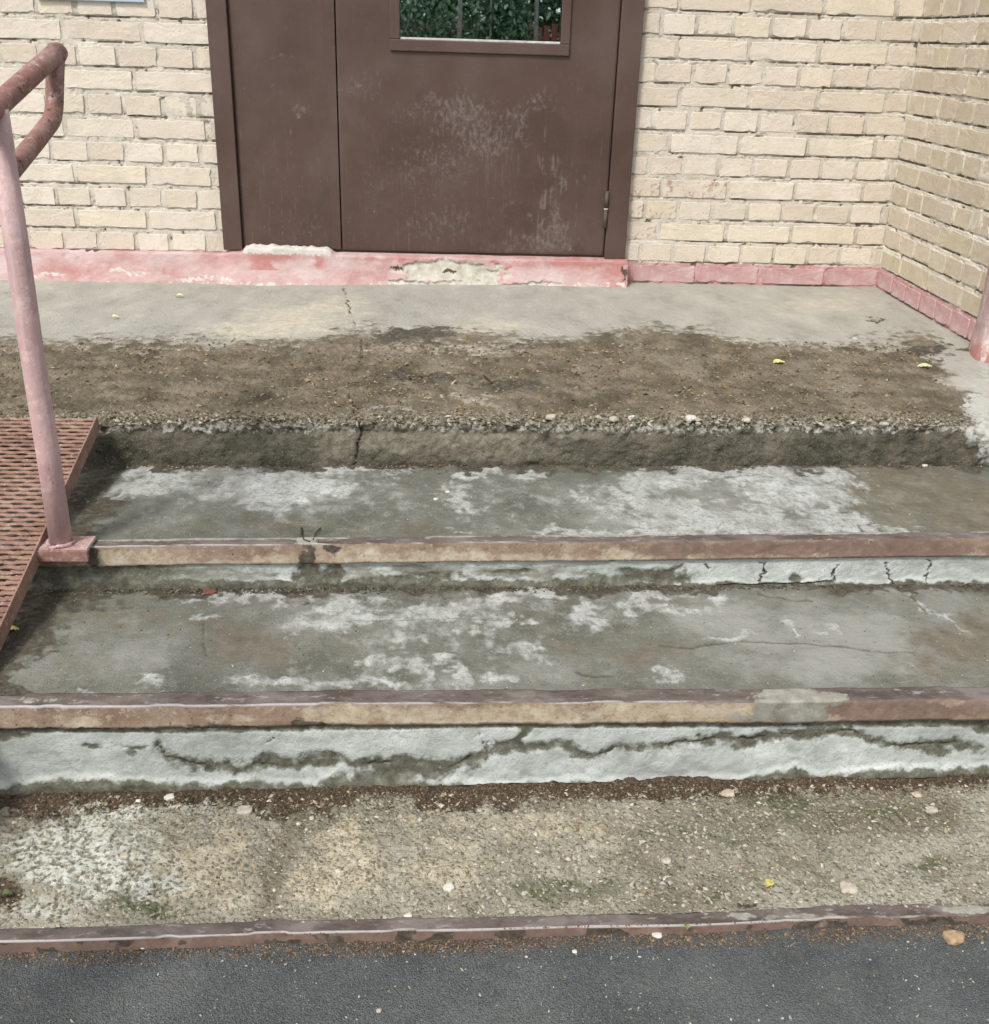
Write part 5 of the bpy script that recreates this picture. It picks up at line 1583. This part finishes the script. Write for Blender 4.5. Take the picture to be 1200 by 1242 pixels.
# ------------------------------------------------------------------ single stones, chips, leaves and twigs
def stone_mesh(name, sx, sy, sz, seed):
    import bmesh
    r = random.Random(seed)
    bm = bmesh.new()
    bmesh.ops.create_icosphere(bm, subdivisions=2, radius=1.0)
    ph = [r.uniform(0, 6.28) for _ in range(6)]
    for v in bm.verts:
        c = v.co
        k = 1 + .16 * math.sin(3 * c.x + ph[0]) + .14 * math.sin(4 * c.y + ph[1]) + .10 * math.sin(5 * c.z + ph[2]) + r.uniform(-.06, .06)
        q = c * k
        q = Vector((max(-.86, min(.86, q.x)), max(-.9, min(.9, q.y)), max(-.8, min(.72, q.z))))
        v.co = Vector((q.x * sx, q.y * sy, q.z * sz))
    bmesh.ops.recalc_face_normals(bm, faces=bm.faces)
    me = bpy.data.meshes.new(name)
    bm.to_mesh(me); bm.free()
    for p_ in me.polygons: p_.use_smooth = r.random() < .5
    return me


STONE_MATS = {n: plain(n + '_stone', c, 0.85, 0.2, 90, .22) for n, c in dict(white=(0.56, 0.54, 0.48), pale=(0.42, 0.38, 0.31), pinkish=(0.44, 0.36, 0.29), orange=(0.36, 0.25, 0.16), grey=(0.34, 0.33, 0.29), red=(0.17, 0.075, 0.05)).items()}


def on_surface(px, py, guess):
    q = at(px, py, 2, guess)
    for _ in range(4):
        q = at(px, py, 2, float(surface_z(q[0], q[1])))
    return q


def stone(px, py, wpx, hpx, colour, label, level, rot=0.0, thick=.6, group=None):
    q = on_surface(px, py, level)
    if level == -0.396:
        q = lift_low(q[None])[0]
    d = np.linalg.norm(q - CAM_POS)
    sx = wpx * d / FOC / 2
    sz = max(0.0025, hpx * d / FOC / 2 * thick)
    o = link('stone', stone_mesh('stone', sx, sx * random.uniform(.65, .9), sz, int(px * 7 + py)), STONE_MATS[colour])
    o.location = (q[0], q[1], q[2] + sz * .45)
    o.rotation_euler = (0, 0, rot)
    return tag(o, label, 'stone', group)


L1 = -0.396
stone(297, 984, 23, 11, 'pale', 'flat oval pale stone near the left end of the lowest tread', L1, 0.1)
stone(205, 966, 13, 11, 'white', 'bright white stone chip by the left part of the lowest riser', L1, 0.5)
stone(168, 973, 7, 6, 'white', 'tiny white chip left of the bright white chip', L1)
stone(545, 1079, 17, 13, 'white', 'angular white stone in the middle of the lowest tread', L1, 0.7, .8)
stone(883, 963, 18, 11, 'pinkish', 'pinkish stone half buried in husks below the low riser', L1, 0.2)
stone(1030, 1078, 22, 10, 'pale', 'broad pale pebble on the right of the lowest tread', L1, -.2)
stone(1131, 983, 16, 8, 'pale', 'flat pale pebble high on the right of the lowest tread', L1)
stone(1112, 964, 12, 6, 'pinkish', 'small pinkish pebble near the right end of the low riser', L1)
stone(808, 1047, 13, 12, 'pale', 'round pale pebble right of the centre of the lowest tread', L1)
stone(622, 1106, 9, 6, 'pale', 'small pale pebble just behind the bottom steel edge', L1)
stone(495, 1111, 11, 7, 'white', 'small white pebble left of centre behind the bottom steel edge', L1)
stone(152, 1042, 12, 9, 'pale', 'pale pebble sunk in the whitish left patch of the lowest tread', L1)
stone(1158, 1139, 25, 12, 'orange', 'orange brown chunk on the asphalt at the right', GROUND_Z, .1, .9)
stone(797, 1135, 13, 8, 'white', 'white chip against the foot of the bottom steel edge', GROUND_Z, .3)
stone(174, 1150, 8, 6, 'white', 'tiny white chip on the asphalt at the left', GROUND_Z)
stone(697, 1155, 7, 6, 'white', 'tiny white chip on the asphalt right of the middle', GROUND_Z)
stone(460, 1227, 7, 5, 'pale', 'tiny pale chip on the asphalt near the bottom', GROUND_Z)
stone(838, 509, 15, 10, 'white', 'bright white stone on the broken landing edge', 0.0, .2, .9)
stone(745, 510, 12, 9, 'pale', 'pale stone on the landing edge left of the white one', 0.0, .4, .9)
stone(668, 508, 14, 10, 'pale', 'larger pale stone near the middle of the landing edge', 0.0, .2, .9)
stone(766, 508, 11, 8, 'white', 'small white stone next to a pale one on the landing edge', 0.0, .8, .9)
stone(905, 511, 12, 8, 'pale', 'pale stone in the broken landing edge right of the bright white one', 0.0, .1, .9)
stone(1072, 516, 12, 8, 'grey', 'grey stone near the right end of the landing edge', 0.0, .1, .9)
stone(1037, 411, 6, 4, 'white', 'tiny white chip on the clean right part of the landing', 0.0)
stone(529, 606, 7, 5, 'white', 'larger of two white chips on the top tread', -0.116)
stone(543, 597, 6, 4, 'white', 'smaller of two white chips on the top tread', -0.116)
stone(1122, 565, 8, 5, 'white', 'white chip at the back right of the top tread', -0.116)
stone(255, 718, 20, 6, 'red', 'red brick shard in the dirt behind the middle tread', -0.2215, .1)


def leaf(px, py, wpx, hpx, col, label, level, rot):
    q = on_surface(px, py, level)
    if level == L1: q = lift_low(q[None])[0]
    d = np.linalg.norm(q - CAM_POS)
    L = wpx * d / FOC
    Wd = L * .55
    V, F = [], []
    n = 9
    for i in range(n):
        t = i / (n - 1)
        w = Wd * math.sin(math.pi * min(1, t ** .8)) * .5 + .0004
        zc = .006 * math.sin(t * 3.0 + rot) + .003
        V += [(L * (t - .5), -w, zc + .003 * (i % 2)), (L * (t - .5), 0, zc - .001), (L * (t - .5), w, zc + .004)]
        if i:
            b = 3 * i
            F += [(b - 3, b, b + 1, b - 2), (b - 2, b + 1, b + 2, b - 1)]
    m = plain('leaf_' + label.split()[0], col, 0.6, 0.3, 60, .3)
    me = bpy.data.meshes.new('fallen_leaf'); me.from_pydata(V, [], F)
    o = link('fallen_leaf', me, m)
    so = o.modifiers.new('thickness', 'SOLIDIFY'); so.thickness = 0.0006
    o.location = (q[0], q[1], q[2] + .001); o.rotation_euler = (0, 0, rot)
    return tag(o, label, 'leaf')


leaf(945, 442, 16, 8, (0.62, 0.56, 0.20), 'yellow fallen leaf on the brown soil of the landing', 0.0, 0.3)
leaf(1121, 447, 16, 8, (0.50, 0.47, 0.28), 'dull yellow leaf near the right end of the landing soil', 0.0, -.2)
leaf(934, 1074, 16, 12, (0.60, 0.53, 0.16), 'crumpled yellow leaf on the right of the lowest tread', L1, .8)
leaf(833, 1127, 14, 10, (0.24, 0.32, 0.10), 'small green leaf on the bottom steel edge', L1 - .002, 1.3)
leaf(14, 767, 16, 9, (0.60, 0.52, 0.20), 'yellow leaf on the middle tread beside the ramp', -0.2215, .5)
leaf(218, 361, 9, 4, (0.62, 0.57, 0.30), 'tiny straw yellow leaf at the back of the landing left of the crack', 0.0, .1)
leaf(140, 387, 9, 4, (0.62, 0.57, 0.32), 'tiny straw yellow leaf on the landing near the handrail post', 0.0, .3)
leaf(8, 1085, 12, 6, (0.09, 0.10, 0.04), 'dark green leaf scrap at the far left of the lowest tread', L1, .2)

MAT_TWIG = plain('dark_twig', (0.045, 0.036, 0.028), 0.8, 0.2, 60, .3)


def twig(pts, rad, label):
    w = [on_surface(px, py, lv) + np.array([0, 0, h]) for px, py, lv, h in pts]
    o = link('twig', tube_mesh('twig', [tuple(x) for x in w], [rad * (1 - .4 * i / len(w)) for i in range(len(w))], 6, wob=.3), MAT_TWIG)
    return tag(o, label, 'twig')


twig([(366, 642, -.116, .003), (366, 650, -.116, .003), (369, 656, -.116, .003), (376, 659, -.116, .004)], .0022, 'dark bent twig on the top tread above the stained steel edge')
twig([(389, 642, -.116, .003), (383, 648, -.116, .003), (380, 656, -.116, .003)], .0014, 'thinner dark twig beside the bent one on the top tread')
twig([(586, 457, 0.0, .006), (592, 462, 0.0, .005), (598, 467, 0.0, .005)], .002, 'short brown twig on the soil in the middle of the landing')
twig([(655, 1146, GROUND_Z, .002), (662, 1152, GROUND_Z, .002)], .0012, 'tiny twig on the asphalt below the bottom steel edge')

# ------------------------------------------------------------------ what the door pane reflects: planting across the yard, with an added leaf screen
MAT_LEAF = None


def foliage_material(name, a, b, d):
    m = Mat(name)
    c = mix3(m, m.noise(11, 4, 0.7), a, b, d, .38, .5, .60)
    m.bsdf.inputs['Transmission Weight'].default_value = 0.0
    return m.done(c, 0.5, 0.4)


MAT_LEAVES = foliage_material('green_leaves', (0.035, 0.085, 0.05), (0.10, 0.19, 0.10), (0.30, 0.40, 0.23))  # palest green puts backlit leaf highlights into the colour
MAT_BARK = plain('pale_bark', (0.30, 0.28, 0.24), 0.9, 0.1, 20, .35)
MAT_FENCE = plain('red_brown_fence_paint', (0.34, 0.12, 0.085), 0.7, 0.3)


def leaf_cloud(centre, radii, n, size, seed):
    r = np.random.default_rng(seed)
    lobes = r.normal(0, .45, (14, 3))
    pick = lobes[r.integers(0, 14, n)]
    p = (pick + r.normal(0, .24, (n, 3))) * np.array(radii) + np.array(centre)
    p[:, 2] = np.maximum(p[:, 2], GROUND_Z + .05)
    a = r.normal(0, 1, (n, 3)); a /= np.linalg.norm(a, axis=1)[:, None]
    b = np.cross(a, r.normal(0, 1, (n, 3))); b /= np.linalg.norm(b, axis=1)[:, None]
    s = size * r.uniform(.6, 1.4, (n, 1))
    v = np.stack([p - a * s, p + b * s * .5, p + a * s, p - b * s * .5], 1).reshape(-1, 3)
    return v, np.arange(n * 4).reshape(-1, 4)


def bush(x, y, rad, h, label, seed, n=5000):
    e = empty('shrub', (x, y, GROUND_Z))
    tag(e, label, 'shrub')
    v, q = leaf_cloud((x, y, GROUND_Z + h * .55), (rad, rad, h * .5), n, .045, seed)
    link('foliage', np_mesh('foliage', v, quads=q, smooth=False), MAT_LEAVES, e)
    for i in range(4):
        a = i * 1.6 + seed
        link('stem', tube_mesh('stem', [(x, y, GROUND_Z - .05), (x + .25 * math.cos(a), y + .25 * math.sin(a), GROUND_Z + h * .4), (x + .5 * rad * math.cos(a), y + .5 * rad * math.sin(a), GROUND_Z + h * .75)], [.03, .022, .012], 8), MAT_BARK, e)


def tree(x, y, h, rad, label, seed, lean=0.0):
    e = empty('tree', (x, y, GROUND_Z))
    tag(e, label, 'tree')
    link('trunk', tube_mesh('trunk', [(x, y, GROUND_Z - .1), (x + lean * .3, y, GROUND_Z + h * .3), (x + lean * .6, y, GROUND_Z + h * .6), (x + lean, y, GROUND_Z + h)], [.032, .028, .022, .012], 12), MAT_BARK, e)
    for i in range(6):
        a = i * 1.05 + seed
        z = GROUND_Z + h * (.45 + .07 * i)
        link('limb', tube_mesh('limb', [(x + lean * .5, y, z), (x + lean * .5 + .6 * rad * math.cos(a), y + .6 * rad * math.sin(a), z + .5 * rad)], [.03, .01], 7), MAT_BARK, e)
    v, q = leaf_cloud((x + lean * .8, y, GROUND_Z + h * .85), (rad, rad, h * .32), 9000, .07, seed)
    link('crown', np_mesh('crown', v, quads=q, smooth=False), MAT_LEAVES, e)


tree(0.30, -11.0, 6.0, 1.5, 'pale slim tree trunk mirrored left of centre in the door pane', 401, .1)
tree(1.42, -12.0, 6.5, 1.6, 'pale slim tree trunk mirrored right of centre in the door pane', 402, -.1)
bush(-0.6, -12.6, 0.8, 2.3, 'dark shrub mirrored at the left of the door pane', 403)
bush(0.85, -12.4, 0.5, 2.5, 'leafy green shrub mirrored in the middle of the door pane', 404, 7000)
bush(3.1, -13.5, 0.6, 2.6, 'dark green shrub mirrored at the right of the door pane', 405)
fence = empty('yard_fence', (2.0, -14.5, GROUND_Z))
tag(fence, 'red brown board fence mirrored at the right of the door pane', 'fence')
for i in range(34):
    x = -1.4 + i * .125
    box('board', (x, -14.52, GROUND_Z + .05), (x + .095, -14.50, GROUND_Z + 1.45 + .03 * (i % 3)), MAT_FENCE, fence, .003)
for z in (.4, 1.1):
    box('fence_rail', (-1.45, -14.56, GROUND_Z + z), (2.9, -14.521, GROUND_Z + z + .07), MAT_FENCE, fence, .003)

added_hedge = empty('added_hedge', (1.2, -16.5, GROUND_Z))  # added to keep bright sky out of the pane's reflection
tag(added_hedge, 'added dark green leaf screen blocking the sky in the door pane', 'added_hedge')
r9 = np.random.default_rng(77)
n9 = 26000
hp = np.stack([r9.uniform(-5, 8, n9), -16.5 + r9.normal(0, .45, n9), GROUND_Z + .05 + 3.4 * r9.random(n9) ** .8], -1)
ha = r9.normal(0, 1, (n9, 3)); ha /= np.linalg.norm(ha, axis=1)[:, None]
hb = np.cross(ha, r9.normal(0, 1, (n9, 3))); hb /= np.linalg.norm(hb, axis=1)[:, None]
hs = .11 * r9.uniform(.6, 1.4, (n9, 1))
link('foliage', np_mesh('foliage', np.stack([hp - ha * hs, hp + hb * hs * .5, hp + ha * hs, hp - hb * hs * .5], 1).reshape(-1, 3), quads=np.arange(n9 * 4).reshape(-1, 4), smooth=False), MAT_LEAVES, added_hedge)  # leaves of the added screen
for i in range(9):
    x = -4.6 + i * 1.5
    link('stem', tube_mesh('stem', [(x, -16.5, GROUND_Z - .05), (x + .1, -16.45, GROUND_Z + 1.2), (x - .1, -16.55, GROUND_Z + 2.6)], [.05, .035, .015], 7), MAT_BARK, added_hedge)  # stems of the added screen

scene.cycles.use_denoising = True
scene.cycles.max_bounces = 5
scene.cycles.diffuse_bounces = 3
scene.cycles.glossy_bounces = 3
scene.cycles.caustics_reflective = False
scene.cycles.caustics_refractive = False
